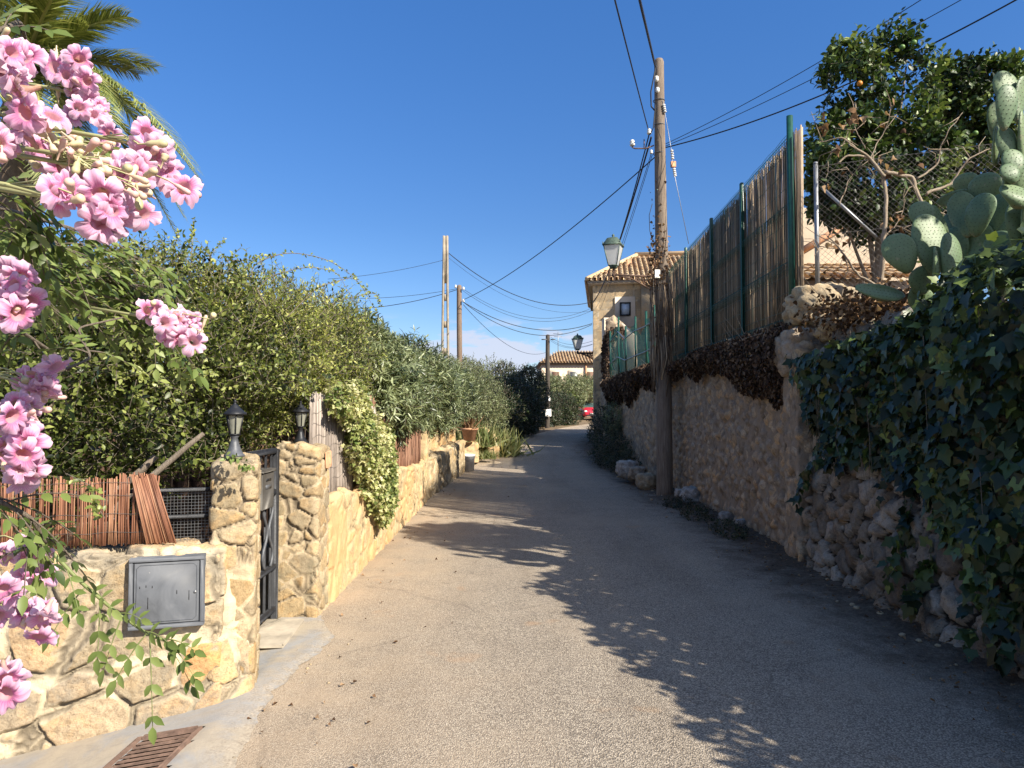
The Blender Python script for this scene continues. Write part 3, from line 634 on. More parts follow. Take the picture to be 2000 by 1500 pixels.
def trunkset(root, paths, mat, name='trunk'):
    for pts, r0, r1 in paths:
        bb = B(); pts = np.array([tuple(q) for q in pts], float); m_ = max(8, len(pts) * 5); t = np.linspace(0, len(pts) - 1, m_)
        sm = np.stack([np.interp(t, np.arange(len(pts)), pts[:, i]) for i in range(3)], 1)
        for _ in range(2): sm[1:-1] = (sm[:-2] + 2 * sm[1:-1] + sm[2:]) / 4
        sm[1:-1] += fbm(sm[1:-1] * 3, 3, 5)[:, None] * .03 * np.array([1, 1, .2])
        bb.tube(sm, np.linspace(r0, r1, m_) * (1 + .2 * fbm(sm * 9, 3, 2)), 9, rnd=.5); bb.done(name, mat, root)

# ----- the dark green hedge of jasmine behind the front wall
def bush(name, label, cat, blobs, nspr, kind, k, leaf, slen, mat, base, trunks, group=None, **kw):
    root = thing(name, label, cat, base, group); bb = B(); tw = B()
    crown(bb, tw, blobs, nspr, kind, k, leaf, slen, **kw)
    bb.done('foliage', mat, root, smooth=False); tw.done('twigs', MAT['branch'], root, smooth=False)
    if trunks: trunkset(root, trunks, MAT['branch'], 'trunk')
    return root
def keepL(p): return ~((p[:, 1] < 4.25) & (p[:, 2] < 1.30)) & ~((p[:, 2] < 1.0) & (p[:, 1] < 4.9)) & ~((p[:, 0] > -2.08) & (p[:, 1] < 6.9) & (p[:, 2] < 1.74))
j_bl = [((-3.4, 4.9, 1.35), (.9, .75, .75)), ((-2.75, 5.1, 1.75), (.9, .8, .75)), ((-3.9, 5.6, 2.0), (1.0, .9, .8)), ((-2.9, 5.9, 2.15), (.9, .9, .75)), ((-2.25, 5.6, 1.75), (.7, .7, .55)), ((-4.6, 5.2, 1.5), (.9, .9, .9))]
bush('jasmine_hedge', 'dark glossy jasmine hedge hanging over the red reed screen and front wall', 'hedge', j_bl, 8500, 'ovate', 8, .055, .19, LM['jasmine'], (-3.2, 4.9, 0),
     [([(-3.1, 4.6, 0), (-2.9, 4.5, .7), (-2.3, 4.6, 1.3)], .04, .02), ([(-2.75, 4.35, .1), (-2.45, 4.3, .95), (-1.95, 4.5, 1.45)], .03, .015), ([(-3.6, 4.9, 0), (-3.4, 4.8, 1.0), (-3.1, 5.0, 2.0)], .05, .02)],
     lump=.5, fill=.3, keep=keepL, spread=.95, droop=.15, clump=2.3)
g_bl = [((-2.75, 7.0, 2.1), (.95, .95, .8)), ((-3.3, 6.3, 2.35), (.9, .8, .65)), ((-2.3, 6.4, 2.05), (.62, .8, .68)), ((-2.3, 7.9, 2.2), (.75, 1.0, .7)), ((-4.6, 6.8, 2.3), (1.1, .9, .8))]
bush('golden_shrub', 'yellow-green fine-leaved shrub rising behind the gate pillars', 'shrub', g_bl, 8000, 'narrow', 9, .062, .22, LM['gold'], (-2.7, 7.0, 0),
     [([(-2.7, 7.0, 0), (-2.6, 7.0, 1.2), (-2.7, 7.1, 2.2)], .05, .02)], lump=.55, fill=.25, keep=keepL, spread=1.0, upb=.4, wid=1.2, clump=2.4)
# thin arching sprays that stand out above the hedge
root = thing('arching_briar', 'thin arching briar sprays sticking out against the sky above the hedge', 'shrub', (-2.6, 6.6, 0)); bb = B(); tw = B()
for pts in [[(520, 600), (480, 520), (560, 490), (640, 505), (700, 545), (740, 620)], [(480, 600), (520, 540), (600, 520), (660, 530), (690, 590)], [(370, 560), (375, 480), (378, 425)], [(400, 560), (410, 500), (440, 465)],
            [(300, 600), (330, 520), (345, 470), (350, 450)], [(560, 620), (620, 560), (690, 540), (725, 580)], [(200, 560), (230, 500), (260, 470)], [(600, 640), (650, 590), (735, 570), (745, 600)], [(450, 570), (500, 500), (540, 500)]]:
    D = random.uniform(5.6, 6.6); q = np.array([tuple(P(x, y, D + i * .12)) for i, (x, y) in enumerate(pts)]); t = np.linspace(0, len(q) - 1, 34)
    sm = np.stack([np.interp(t, np.arange(len(q)), q[:, i]) for i in range(3)], 1)
    for _ in range(6): sm[1:-1] = (sm[:-2] + 2 * sm[1:-1] + sm[2:]) / 4
    tw = B(); tw.tube(sm, np.linspace(.005, .0015, 34), 5, rnd=.5); tw.done('spray', MAT['branch'], root)
    n = 90; ti = rng.integers(3, 33, n); fw = nrm(rdir(n) + np.array([0, 0, .2])); add_leaves(bb, 'ovate', sm[ti] + fw * .006, fw, rdir(n), rng.uniform(.018, .038, n), rng.uniform(.2, .9, n))
bb.done('foliage', LM['gold'], root, smooth=False)

# ----- oleanders
ol = [('broad oleander bush with long pale green leaves, nearest, over the brown brushwood', (-2.35, 9.6, 2.05), [((-2.3, 9.2, 2.1), (.85, 1.0, .72)), ((-1.75, 10.2, 1.85), (.62, 1.0, .62)), ((-2.9, 10, 2.3), (1.0, 1.2, .7)), ((-1.65, 9.4, 1.75), (.42, .7, .4))]),
      ('middle oleander bush hanging over the cream rendered wall', (-2.1, 12.5, 2.0), [((-2.0, 12.3, 2.0), (.85, 1.3, .78)), ((-1.6, 13.2, 1.85), (.6, 1.2, .62)), ((-2.8, 12.8, 2.25), (1.0, 1.3, .85))]),
      ('far oleander bush above the last wall pier and the bucket', (-1.9, 16, 2.0), [((-1.85, 15.6, 2.0), (.8, 1.4, .78)), ((-1.5, 17.0, 1.95), (.62, 1.3, .62)), ((-2.6, 16.4, 2.15), (1.0, 1.5, .85))])]
for (lb, c, bl), ns in zip(ol, (2600, 2600, 2400)):
    bush('oleander', lb, 'bush', bl, ns, 'lance', 14, .15, .26, LM['oleander'], (c[0], c[1], 0), [([(c[0], c[1], 0), (c[0] + .1, c[1], 1.0), (c[0], c[1] + .1, 1.9)], .05, .02), ([(c[0] + .1, c[1] + .3, 0), (c[0] + .3, c[1] + .3, 1.6)], .04, .02)],
         group='oleanders along the left wall', lump=.25, fill=.3, upb=.15, droop=.25, spread=.9, wid=1.15)
bush('olive_bush', 'rounded grey-green bush at the bend, above the planter and arch', 'bush', [((-1.2, 23, 2.0), (.95, 1.4, .95)), ((-1.55, 21, 2.0), (.9, 1.2, .85)), ((-1.9, 24.5, 2.3), (1.2, 1.6, 1.1)), ((-.75, 24, 1.5), (.6, .9, .6))], 3200, 'ovate', 9, .07, .28, LM['olive'], (-1.5, 23, 0),
     [([(-1.5, 23, 0), (-1.4, 23, 1.2), (-1.5, 23, 2)], .06, .03)], lump=.3, fill=.3)
bush('variegated_creeper', 'cream and green variegated ivy cascading down the low wall beside the grey brushwood', 'creeper',
     [((-1.50, 6.75, 1.62), (.10, .42, .22)), ((-1.46, 7.15, 1.25), (.13, .48, .34)), ((-1.42, 7.55, .95), (.15, .50, .36)), ((-1.39, 7.75, .66), (.12, .34, .26)), ((-1.40, 7.8, .45), (.05, .15, .12)), ((-1.46, 8.2, 1.1), (.08, .3, .3)), ((-1.42, 8.3, .7), (.05, .2, .25)), ((-1.5, 6.3, 1.68), (.09, .4, .13))],
     3600, 'ivy', 4, .05, .09, LM['varieg'], (-1.42, 7.4, 0), None, lump=.45, fill=.1, spread=.8, droop=.5, cull=.3)

# ----- trees and shrubs beyond the bend
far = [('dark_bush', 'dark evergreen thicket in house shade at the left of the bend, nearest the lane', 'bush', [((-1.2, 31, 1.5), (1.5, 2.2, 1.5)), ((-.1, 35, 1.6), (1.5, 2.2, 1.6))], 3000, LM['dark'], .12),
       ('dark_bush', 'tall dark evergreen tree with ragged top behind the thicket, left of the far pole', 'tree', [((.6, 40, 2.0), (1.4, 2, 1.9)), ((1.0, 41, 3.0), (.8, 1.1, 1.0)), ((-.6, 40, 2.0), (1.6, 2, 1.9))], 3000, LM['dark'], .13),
       ('pale_bush', 'pale feathery tree top behind the thicket, lit by the sun', 'tree', [((-1.3, 46, 3.2), (1.9, 2, 1.6)), ((-3.4, 47, 3.3), (2, 2, 1.6))], 1800, LM['olive'], .12),
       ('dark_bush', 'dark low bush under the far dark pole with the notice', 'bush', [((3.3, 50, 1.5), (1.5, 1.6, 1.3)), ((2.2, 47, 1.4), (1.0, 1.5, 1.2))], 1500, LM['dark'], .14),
       ('citrus_hedge', 'sunlit yellow-green orchard tree in front of the distant tiled house', 'tree', [((4.3, 58, 3.0), (1.7, 2, 1.3)), ((6.3, 62, 3.3), (1.6, 2, 1.2)), ((2.8, 57, 3.2), (1.3, 1.6, 1.1))], 2200, LM['olive'], .16),
       ('citrus_hedge', 'green bush above the red car roof beside the house corner', 'bush', [((7.6, 68, 2.9), (1.9, 1.6, 1.5)), ((4.2, 57, 1.9), (1.2, 1.4, 1.2))], 1500, LM['citrus'], .17)]
for nm, lb, ct, bl, ns, mt, lf in far:
    c = bl[0][0]; bush(nm, lb, ct, bl, ns, 'ovate', 9, lf, lf * 3.2, mt, (c[0], c[1], float(gz(c[0], c[1]))), [([(c[0], c[1], 0), (c[0] + .1, c[1], c[2])], .12, .05)], lump=.4, fill=.3, twr=.008)
# far treeline closing the horizon
bb = B(); tw = B(); bl = []
for k in range(60):
    x = -150 + k * 5.6 + random.uniform(-2, 2); y = 120 + random.uniform(-15, 25)
    bl.append(((x, y, 1.6), (random.uniform(4, 7), 4, random.uniform(2.2, 4.5))))
crown(bb, tw, bl, 9000, 'ovate', 8, .55, 1.4, lump=.4, fill=.1, twr=.02)
bb.done('treeline', LM['dark'], smooth=False, kind='stuff', label='distant line of trees beyond the bend')

# ----- palm behind the hedge
def palm():
    C = P(20, 130, 9.0); C = Vector((-6.3, 9.0, 6.0))
    root = thing('palm_tree', 'date palm with feathery fronds rising behind the pink flowers, top left', 'palm', (C.x, C.y, 0))
    bb = B(); hh = np.linspace(0, C.z, 60); pts = np.stack([C.x + hh * 0, C.y + hh * 0, hh], 1); bb.tube(pts, .26 + .03 * (np.arange(60) % 2) - .001 * np.arange(60), 14); bb.done('trunk', MAT['palmwood'], root)
    tips = [(248, 32), (300, 132), (140, -50), (235, 215), (392, 355), (360, 425), (350, 470), (60, -80), (-120, 0), (-60, 250), (100, 400), (270, 145), (170, 60), (110, -60), (-80, -90), (180, 330), (380, 330), (220, 240), (200, 190), (290, 270)]
    for k, (tx, ty) in enumerate(tips):
        D = 9 + random.uniform(-1.8, 1.2); T = P(tx, ty, D); v = T - C; Lf = v.length; mid = C + v * .55 + Vector((0, 0, .11 * Lf + .1))
        if ty > 200: mid = C + v * .5 + Vector((0, 0, .5 + .16 * Lf))
        t = np.linspace(0, 1, 26)[:, None]; c_, m_, e_ = np.array(C), np.array(mid), np.array(T); sp = (1 - t) ** 2 * c_ + 2 * t * (1 - t) * m_ + t ** 2 * e_
        fr = B(); fr.tube(sp, np.linspace(.03, .004, 26), 5, rnd=.9)
        n = 130; tt = np.linspace(.08, .995, n); pos = np.stack([np.interp(tt, t[:, 0], sp[:, i]) for i in range(3)], 1)
        tg = nrm(np.stack([np.interp(tt, t[:, 0], np.gradient(sp[:, i])) for i in range(3)], 1)); sd = nrm(np.cross(tg, [0, 0, 1.])); up = np.cross(sd, tg)
        for sg in (-1, 1):
            fw = nrm(sd * sg * .75 + tg * .8 + up * .28 + rng.normal(0, .07, (n, 3)) + np.array([0, 0, -.12])); ln = .42 * np.sin(np.pi * np.clip(tt * .86 + .1, 0, 1)) ** .6 * rng.uniform(.85, 1.1, n) + .06
            add_leaves(fr, 'blade', pos, fw, up, ln, rng.uniform(.15, .95, n), 1.1)
        fr.done('frond', LM['palm'], root, smooth=False)
palm()

# ----- right: ivy over the dry-stone wall
def ivy_curtain():
    root = thing('ivy', 'dark green ivy curtain covering the dry-stone wall on the right', 'ivy', (2.95, 4, 2.3)); bb = B(); tw = B()
    n = 26000; y = rng.uniform(-4.5, 7.55, n); z = rng.uniform(.1, 2.75, n)
    lay = rng.uniform(0, 1, n)
    lo = np.interp(y, [-5, 3.3, 4.3, 4.9, 5.5, 6.2, 6.8, 7.2, 7.6], [-.1, .05, .25, .55, .85, 1.0, 1.25, 1.45, 1.7]) + .35 * fbm(np.stack([y * 1.5, z * 0, z * 0], 1), 4, 6)
    hi = np.interp(y, [-5, 1.2, 3.0, 4.3, 5.0, 5.6, 6.6, 7.6], [1.7, 1.75, 2.1, 2.60, 2.42, 2.24, 2.20, 2.2]) + .12 * fbm(np.stack([y * 2, z * 0, z * 0], 1), 3, 16)
    strand = fbm(np.stack([y * 6, z * .8, z * 0], 1), 3, 26)
    ok = (z < hi) & ((z > lo) | (strand > .32) & (z > lo - .8)) & (z > .06)
    y, z, lay = y[ok], z[ok], lay[ok]; n = len(y)
    bul = .34 * sstep(lo[ok] - .2, 2.3, z) + .26 * fbm(np.stack([y * 1.6, z * 1.6, z * 0], 1), 3, 36)
    x = 2.98 + .13 * z - .05 - bul * (.35 + .65 * lay) - .03
    p = np.stack([x, y, z], 1)
    fw = nrm(np.stack([-.3 + rng.normal(0, .4, n), rng.normal(0, .6, n), -1 + rng.normal(0, .5, n)], 1)); up = nrm(np.stack([-1 + rng.normal(0, .5, n), -.25 + rng.normal(0, .5, n), .55 + rng.normal(0, .5, n)], 1))
    rnd = np.clip(.36 + .45 * fbm(p * 2, 3, 4) + rng.normal(0, .2, n) + (rng.random(n) < .035) * .6, 0, 1)
    add_leaves(bb, 'ivy', p, fw, up, rng.uniform(.035, .125, n), rnd)
    # top crest spilling over, catching the sun
    n = 7000; y = rng.uniform(-4.5, 6.9, n); hi2 = np.interp(y, [-5, 1.2, 3.0, 4.3, 5.0, 5.6, 6.6, 7.6], [1.7, 1.75, 2.1, 2.60, 2.42, 2.22, 2.16, 2.1])
    x = rng.uniform(2.85, 4.0, n); z = hi2 + .18 * fbm(np.stack([x * 2.5, y * 2.5, x * 0], 1), 3, 9) + rng.uniform(-.12, .10, n) - .35 * np.clip(3.15 - x, 0, 1)
    p = np.stack([x, y, z], 1); up = nrm(np.array([-.2, -.3, 1.]) + rng.normal(0, .45, (n, 3))); fw = nrm(np.array([-.6, 0, -.1]) + rng.normal(0, .6, (n, 3)))
    add_leaves(bb, 'ivy', p, fw, up, rng.uniform(.05, .10, n), np.clip(.55 + rng.normal(0, .25, n), 0, 1))
    n = 22; y = rng.uniform(3, 7.2, n); a = np.stack([2.9 + 0 * y, y, rng.uniform(1.2, 2.4, n)], 1); c = a + np.stack([rng.normal(0, .05, n), rng.normal(0, .12, n), -rng.uniform(.3, .9, n)], 1); add_twigs(tw, a, c, .003)
    bb.done('foliage', LM['ivy'], root, smooth=False); tw.done('stems', MAT['branch'], root)
ivy_curtain()
def dead_ivy(label, y0, y1, n, top, hang, x0, seed, size=(.03, .065)):
    root = thing('dead_ivy', label, 'dead ivy', (x0 - .1, (y0 + y1) / 2, top), 'mats of dead ivy on the right wall'); bb = B(); tw = B()
    y = rng.uniform(y0, y1, n); h = hang * (.55 + .55 * fbm(np.stack([y * 1.1, y * 0, y * 0 + seed], 1), 4, seed)); tt = rng.random(n) ** 1.2; z = top + .08 - tt * np.clip(h, .08, 9)
    x = x0 - .02 - rng.random(n) * (.22 * np.sin(np.pi * np.clip(tt * .9 + .1, 0, 1)) + .05) + (tt < .12) * rng.random(n) * .4
    p = np.stack([x, y, z], 1); fw = nrm(np.array([-.3, 0, -1.]) + rng.normal(0, .5, (n, 3))); up = nrm(np.array([-1., -.3, .3]) + rng.normal(0, .6, (n, 3)))
    add_leaves(bb, 'dead', p, fw, up, rng.uniform(*size, n), np.clip(.25 + rng.random(n) ** 2 * .8, 0, 1))
    m_ = int((y1 - y0) * 40); yy = rng.uniform(y0, y1, m_); a = np.stack([x0 - rng.uniform(.02, .18, m_), yy, top - rng.uniform(-.1, .35, m_)], 1); c = a + rng.normal(0, .14, (m_, 3)) * np.array([.5, 1.6, 1]); add_twigs(tw, a, c, .004)
    bb.done('leaves', LM['dead'], root, smooth=False); tw.done('stems', MAT['deadwood'], root, smooth=False)
dead_ivy('brown dead ivy mat hanging from the wall top under the nearest reed fence bays', 7.8, 11.8, 11000, 2.50, 1.0, 3.10, 5)
dead_ivy('thin dead ivy straggling along the wall top just behind the near pole', 11.6, 14.4, 3500, 2.42, .55, 3.15, 9)
dead_ivy('thick dark dead ivy mass on the far stretch of wall below the green netting', 15.2, 23.5, 9000, 2.58, 1.25, 3.22, 14, (.05, .09))
dead_ivy('dark column of dead ivy climbing the wall end next to the house corner', 23.6, 25.2, 4500, 4.3, 4.3, 3.46, 18, (.06, .11))
# dead leaves heaped under the cactus
bb = B(); n = 3000; c = np.array([tuple(P(1715, 612, 6.9))]); p = c + rng.normal(0, 1, (n, 3)) * np.array([.26, .34, .10]); add_leaves(bb, 'dead', p, rdir(n), rdir(n), rng.uniform(.025, .065, n), rng.random(n) ** 1.6)
bb.done('dead_leaves', LM['deadbrown'], smooth=False, kind='stuff', label='heap of brown curled dead leaves on the wall top below the citrus tree')

# ----- verge plants
def tuft(label, c, n, h, spread, mat, kind='blade', wid=2.0, group=None, name='grass_tuft', cat='grass tuft'):
    bb = B(); c = np.array(c); pos = c + rng.normal(0, 1, (n, 3)) * np.array([spread * .35, spread * .35, 0]); fw = nrm(rng.normal(0, .45, (n, 3)) + np.array([0, 0, 1])); sd = rdir(n)
    add_leaves(bb, kind, pos, fw, sd, h * rng.uniform(.5, 1.1, n), rng.random(n), wid); return bb.done(name, mat, smooth=False, label=label, cat=cat, group=group, loc=tuple(c))
tuft('spiky green grass tuft at the lane edge just past the stone arch', (-.55, 23.4, .1), 900, .95, .9, LM['grass'])
tuft('dry straw-coloured grass tuft growing between the pot and the arch', (-1.15, 21.3, .5), 600, .75, .8, LM['grass'])
tuft('small grass tuft in front of the arch opening', (-.75, 21.0, .15), 300, .3, .4, LM['grass'])
bush('verge_shrub', 'dark weedy shrub at the foot of the far right wall beside the pale boulder', 'shrub', [((2.75, 19.5, .45), (.5, 1.2, .5)), ((2.85, 21.5, .75), (.5, 1.0, .7)), ((2.75, 17.6, .3), (.35, .9, .3)), ((2.9, 22.8, 1.0), (.4, .7, .8))], 1500, 'ovate', 8, .06, .22, LM['dark'], (2.8, 20, 0), None, lump=.45, fill=.3)
bush('verge_weed', 'bright green weed against the wall above the dark shrub', 'weed', [((2.95, 21.0, 1.25), (.25, .6, .5))], 260, 'ovate', 8, .06, .2, LM['oleander'], (2.95, 21, .2), None, lump=.4, fill=.2)
for k, (x, y, lb) in enumerate([(2.75, 11.8, 'low green weed clump beside the grey pitted boulder'), (2.72, 10.6, 'flat weed patch midway along the rendered wall foot'), (2.8, 16.2, 'weed clump growing among the boulders left of the near pole'), (2.78, 9.2, 'sparse weed patch near the corner pier foot')]):
    bush('verge_weed', lb, 'weed', [((x, y, .06), (.22, .45, .09))], 130, 'ovate', 7, .035, .09, LM['dark'], (x, y, 0), None, group='weeds under the right wall', lump=.4, fill=.2)
bb = B(); n = 1900; y = 2.5 + 23.5 * rng.random(n) ** 1.3; rside = rng.random(n) < .93
x = np.where(rside, spline(RE, y) - np.abs(rng.normal(0, .35, n)) - .05, spline(LE, y) + np.abs(rng.normal(0, .5, n)) + .03); p = np.stack([x, y, gz(x, y) + .012 + .045 * (rside & (x > spline(RE, y) - .5))], 1)
add_leaves(bb, 'dead', p, nrm(rng.normal(0, 1, (n, 3)) * np.array([1, 1, .12])), nrm(rng.normal(0, .3, (n, 3)) + np.array([0, 0, 1])), rng.uniform(.012, .035, n), rng.random(n)); bb.done('leaf_litter', LM['deadbrown'], smooth=False, kind='stuff', label='dry leaf litter along the edges of the lane')

# ================================================================== PART 2: the things along the lane
def canes(bb, p0, p1, z0f, z1f, sp, r0, jz=.05, tilt=.01, dep=.01, n=5, zpar=None):
    p0 = np.array(p0, float); p1 = np.array(p1, float); L_ = np.linalg.norm(p1 - p0); uv = (p1 - p0) / L_; nv = np.array([uv[1], -uv[0]])
    for a in np.arange(0, L_, sp):
        a = a + random.uniform(-.3, .3) * sp; t = a / L_; q = p0 + uv * a; d = random.uniform(-dep, dep); za = z0f(t) + random.uniform(-.01, .01); zb = z1f(t) + random.uniform(-jz, jz * .6)
        tl = random.gauss(0, tilt); bo = random.gauss(0, .004); r = r0 * random.uniform(.7, 1.25); pts = []
        for k in range(4):
            s_ = k / 3; pts.append((q[0] + uv[0] * (tl * s_ + bo * math.sin(s_ * 3.1)) + nv[0] * d, q[1] + uv[1] * (tl * s_ + bo * math.sin(s_ * 3.1)) + nv[1] * d, za + (zb - za) * s_))
        bb.tube(pts, [r, r, r * .93, r * .85], n, rnd=random.random())
MAT['redreed'] = canemat('red_reed', [(.12, .05, .028), (.22, .095, .055), (.30, .14, .08), (.42, .24, .14)])
MAT['tanreed'] = canemat('tan_reed', [(.06, .042, .03), (.17, .12, .08), (.32, .235, .155), (.56, .43, .29)])
MAT['heather'] = canemat('grey_heather', [(.20, .165, .14), (.33, .28, .24), (.42, .36, .31), (.52, .45, .38)])
MAT['brush'] = canemat('brown_brushwood', [(.10, .05, .035), (.20, .10, .065), (.30, .16, .10), (.42, .25, .17)])
MAT['wire'] = plain('thin_wire', (.16, .15, .14), .5, .5, bump=0)

# red reed screen on the front wall, with the bundle that leans loose
def wapt(x, off=0.0): q = wa_x(x) + WAn * off; return q
a = wapt(-2.66, -.12); c = wapt(-1.93, -.12)
root = thing('reed_screen', 'reddish split-reed screen standing on the front wall left of the wire mesh', 'screen', (a[0], a[1], .86))
bb = B(); canes(bb, a, c, lambda t: .86, lambda t: 1.235 + .012 * math.sin(t * 9), .0078, .0042, .022, .006, .006, 6); bb.done('reed_panel', MAT['redreed'], root)
bb = B(); ax = wapt(-2.02, -.085); bx = wapt(-1.865, -.085)
for k in range(26):
    t = k / 25; q0 = wapt(lerp(-1.975, -1.835, t), -.07 + random.uniform(-.008, .008)); q1 = wapt(lerp(-2.06, -1.95, t), -.10)
    bb.tube([(q0[0], q0[1], .862 + random.uniform(0, .01)), ((q0[0] + q1[0]) / 2, (q0[1] + q1[1]) / 2, 1.05), (q1[0], q1[1], 1.235 + random.uniform(-.02, .01))], .0042 * random.uniform(.75, 1.2), 6, rnd=random.random())
bb.done('leaning_bundle', MAT['redreed'], root, label='loose bundle of reeds leaning to the left')
bb = B()
for z in (.93, 1.03, 1.13, 1.2):
    q0, q1 = wapt(-2.66, -.112), wapt(-1.95, -.112); bb.tube([(lerp(q0[0], q1[0], t), lerp(q0[1], q1[1], t), z + .004 * math.sin(t * 20)) for t in np.linspace(0, 1, 20)], .0012, 4)
bb.done('tie_wire', MAT['wire'], root)
# black rail with wire mesh
q0, q1 = wapt(-3.4, -.17), wapt(-1.66, -.17)
root = thing('railing', 'black iron railing with square wire mesh between the reed screen and the near pillar', 'railing', (q1[0], q1[1], .86))
for z in (1.145, .995):
    bb = B(); ang = math.atan2(q1[1] - q0[1], q1[0] - q0[0]); bb.box(((q0[0] + q1[0]) / 2, (q0[1] + q1[1]) / 2, z), (math.hypot(q1[0] - q0[0], q1[1] - q0[1]), .022, .022), Matrix.Rotation(ang, 3, 'Z'), .003); bb.done('rail', MAT['black_iron'], root)
for xx in (-3.2, -2.5, -1.93): q = wapt(xx, -.195); bb = B(); bb.box((q[0], q[1], 1.0), (.018, .018, .3), None, .002); bb.done('post', MAT['black_iron'], root)
bb = B()
for k in range(34): x = -2.25 + k * .0175; q = wapt(x, -.185); bb.tube([(q[0], q[1], .85), (q[0], q[1], 1.14)], .0011, 4, cap=False)
for k in range(17): z = .86 + k * .0175; a_, c_ = wapt(-2.25, -.187), wapt(-1.66, -.187); bb.tube([(a_[0], a_[1], z), (c_[0], c_[1], z)], .0011, 4, cap=False)
bb.done('wire_mesh', MAT['galv'], root)
# vine sprig trailing over the reed screen and one over the pillar
def sprig(label, pts, n, leaf, seed, mat='jasmine'):
    root = thing('vine_sprig', label, 'sprig', pts[0], 'jasmine sprigs trailing over the walls'); q = np.array([tuple(p) for p in pts]); t = np.linspace(0, len(q) - 1, 24); sm = np.stack([np.interp(t, np.arange(len(q)), q[:, i]) for i in range(3)], 1)
    tw = B(); tw.tube(sm, .002, 5, rnd=.5); tw.done('stem', MAT['branch'], root); bb = B(); ti = rng.integers(1, 24, n); fw = nrm(rdir(n) + np.array([0, -.5, -.4])); add_leaves(bb, 'ovate', sm[ti] + rng.normal(0, .014, (n, 3)), fw, nrm(rdir(n) * .6 + np.array([.2, -.8, .5])), leaf * rng.uniform(.7, 1.2, n), rng.uniform(.3, .9, n)); bb.done('foliage', LM[mat], root, smooth=False)
sprig('leafy jasmine sprig drooping over the middle of the red reed screen', [P(130, 925, 3.62), P(180, 950, 3.58), P(190, 990, 3.57), P(205, 1012, 3.56)], 40, .036, 1)
sprig('small jasmine sprig hanging over the top of the near gate pillar', [P(440, 893, 4.0), P(465, 895, 3.93), P(485, 912, 3.9)], 34, .035, 2, 'vine')

# meter box
root_p = wapt(-1.81, .012); ctr = wapt(-1.785, .0)
ang = math.atan2(WAd[1], WAd[0]); Rz = Matrix.Rotation(ang, 3, 'Z')
def onwall(x, off, z): q = wa_x(x) + WAn * off; return (q[0], q[1], z)
bxc = -1.795 - .02
XL, XR = P(230, 1165, 3.70).x, P(386, 1165, 3.83).x; bxc = (XL + XR) / 2 + .0; BW = (XR - XL) / WAd[0]; BH = .375; BZ = .625
root = thing('meter_box', 'grey painted metal meter box set flush in the stone wall', 'meter box', onwall(bxc, 0.02, BZ - BH / 2))
MAT['boxpaint'] = None
m = M_('scuffed_grey_paint'); n = m.noise(5, 6, .6, dist=1.5); c = m.ramp(n, [(.3, (.06, .066, .077)), (.5, (.085, .092, .105)), (.62, (.11, .117, .13)), (.7, (.07, .076, .088))]); c = m.mix(m.rng(m.noise(60, 5), .72, .75), c, (.4, .38, .35)); m.set(Base_Color=c, Roughness=m.rng(n, .3, .7, .5, .7), Specular_IOR_Level=.45); m.bump(m.noise(9, 4), .12, .01); MAT['boxpaint'] = m.m
OFF = .052
bb = B(); th = .022
for dx, dz, sx_, sz_ in ((0, BH / 2 - th / 2, BW, th), (0, -BH / 2 + th / 2, BW, th), (-BW / 2 + th / 2, 0, th, BH - 2 * th), (BW / 2 - th / 2, 0, th, BH - 2 * th)):
    q = onwall(bxc + dx * WAd[0], OFF - .03, BZ + dz); bb.box(q, (sx_, .08, sz_), Rz, .003)
bb.done('frame', MAT['boxpaint'], root)
bb = B(); bb.box(onwall(bxc, OFF - .022, BZ), (BW - 2 * th - .006, .05, BH - 2 * th - .006), Rz, .003)
iw, ih, cc = BW / 2 - th - .016, BH / 2 - th - .016, .016
oct_ = [(-iw + cc, -ih), (iw - cc, -ih), (iw, -ih + cc), (iw, ih - cc), (iw - cc, ih), (-iw + cc, ih), (-iw, ih - cc), (-iw, -ih + cc), (-iw + cc, -ih)]
bb.tube([onwall(bxc + x * WAd[0], OFF + .003, BZ + z) for x, z in oct_], .0022, 5)
door = bb.done('door', MAT['boxpaint'], root, smooth=False)
bb = B(); bb.lathe(onwall(bxc + (BW / 2 - .045) * WAd[0], OFF + .002, BZ - .005), [(0.0, .006), (.006, .005), (.008, .002), (.009, 0)], 16, ax=(WAn[0], WAn[1], 0)); bb.done('lock', MAT['galv'], door)
for dx, dz, ln in ((.05, .0, .02), (.11, -.02, .05), (-.09, -.05, .06), (-.1, .04, .012), (-.13, .035, .012), (-.07, .035, .012)):
    bb = B(); bb.box(onwall(bxc + dx * WAd[0], OFF + .0035, BZ + dz), (.003, .002, ln), Rz); bb.done('vent_slit', MAT['black_iron'], door, smooth=False)

# drain grate
root = thing('drain_grate', 'rusty slatted iron drain grate set in the pavement at bottom left', 'drain grate', (-1.70, 3.2, float(gz(-1.7, 3.2))))
tl = math.atan(.17); Ry = Matrix.Rotation(-tl * .0 + -math.atan(-.17) * -1, 3, 'Y')
def gpt(x, y, dz): return (x, y, float(gz(x, y)) + dz)
Ry = Matrix.Rotation(-math.atan(.17), 3, 'Y')
bb = B(); x0, x1, y0, y1 = -1.86, -1.56, 2.75, 3.62
for x in (x0, x1): bb.box(gpt(x, (y0 + y1) / 2, .0), (.026, y1 - y0, .05), Ry, .002)
for y in (y0, y1): bb.box(gpt((x0 + x1) / 2, y, .0005), (x1 - x0 - .026, .03, .05), Ry, .002)
bb.done('frame', MAT['rust'], root)
bb = B(); k = y0 + .025
while k < y1 - .015: bb.box(gpt((x0 + x1) / 2, k, .012), (x1 - x0 - .03, .020, .008), Ry, .002); k += .046
for x in (-1.76, -1.66): bb.box(gpt(x, (y0 + y1) / 2, -.003), (.008, y1 - y0 - .03, .008), Ry)
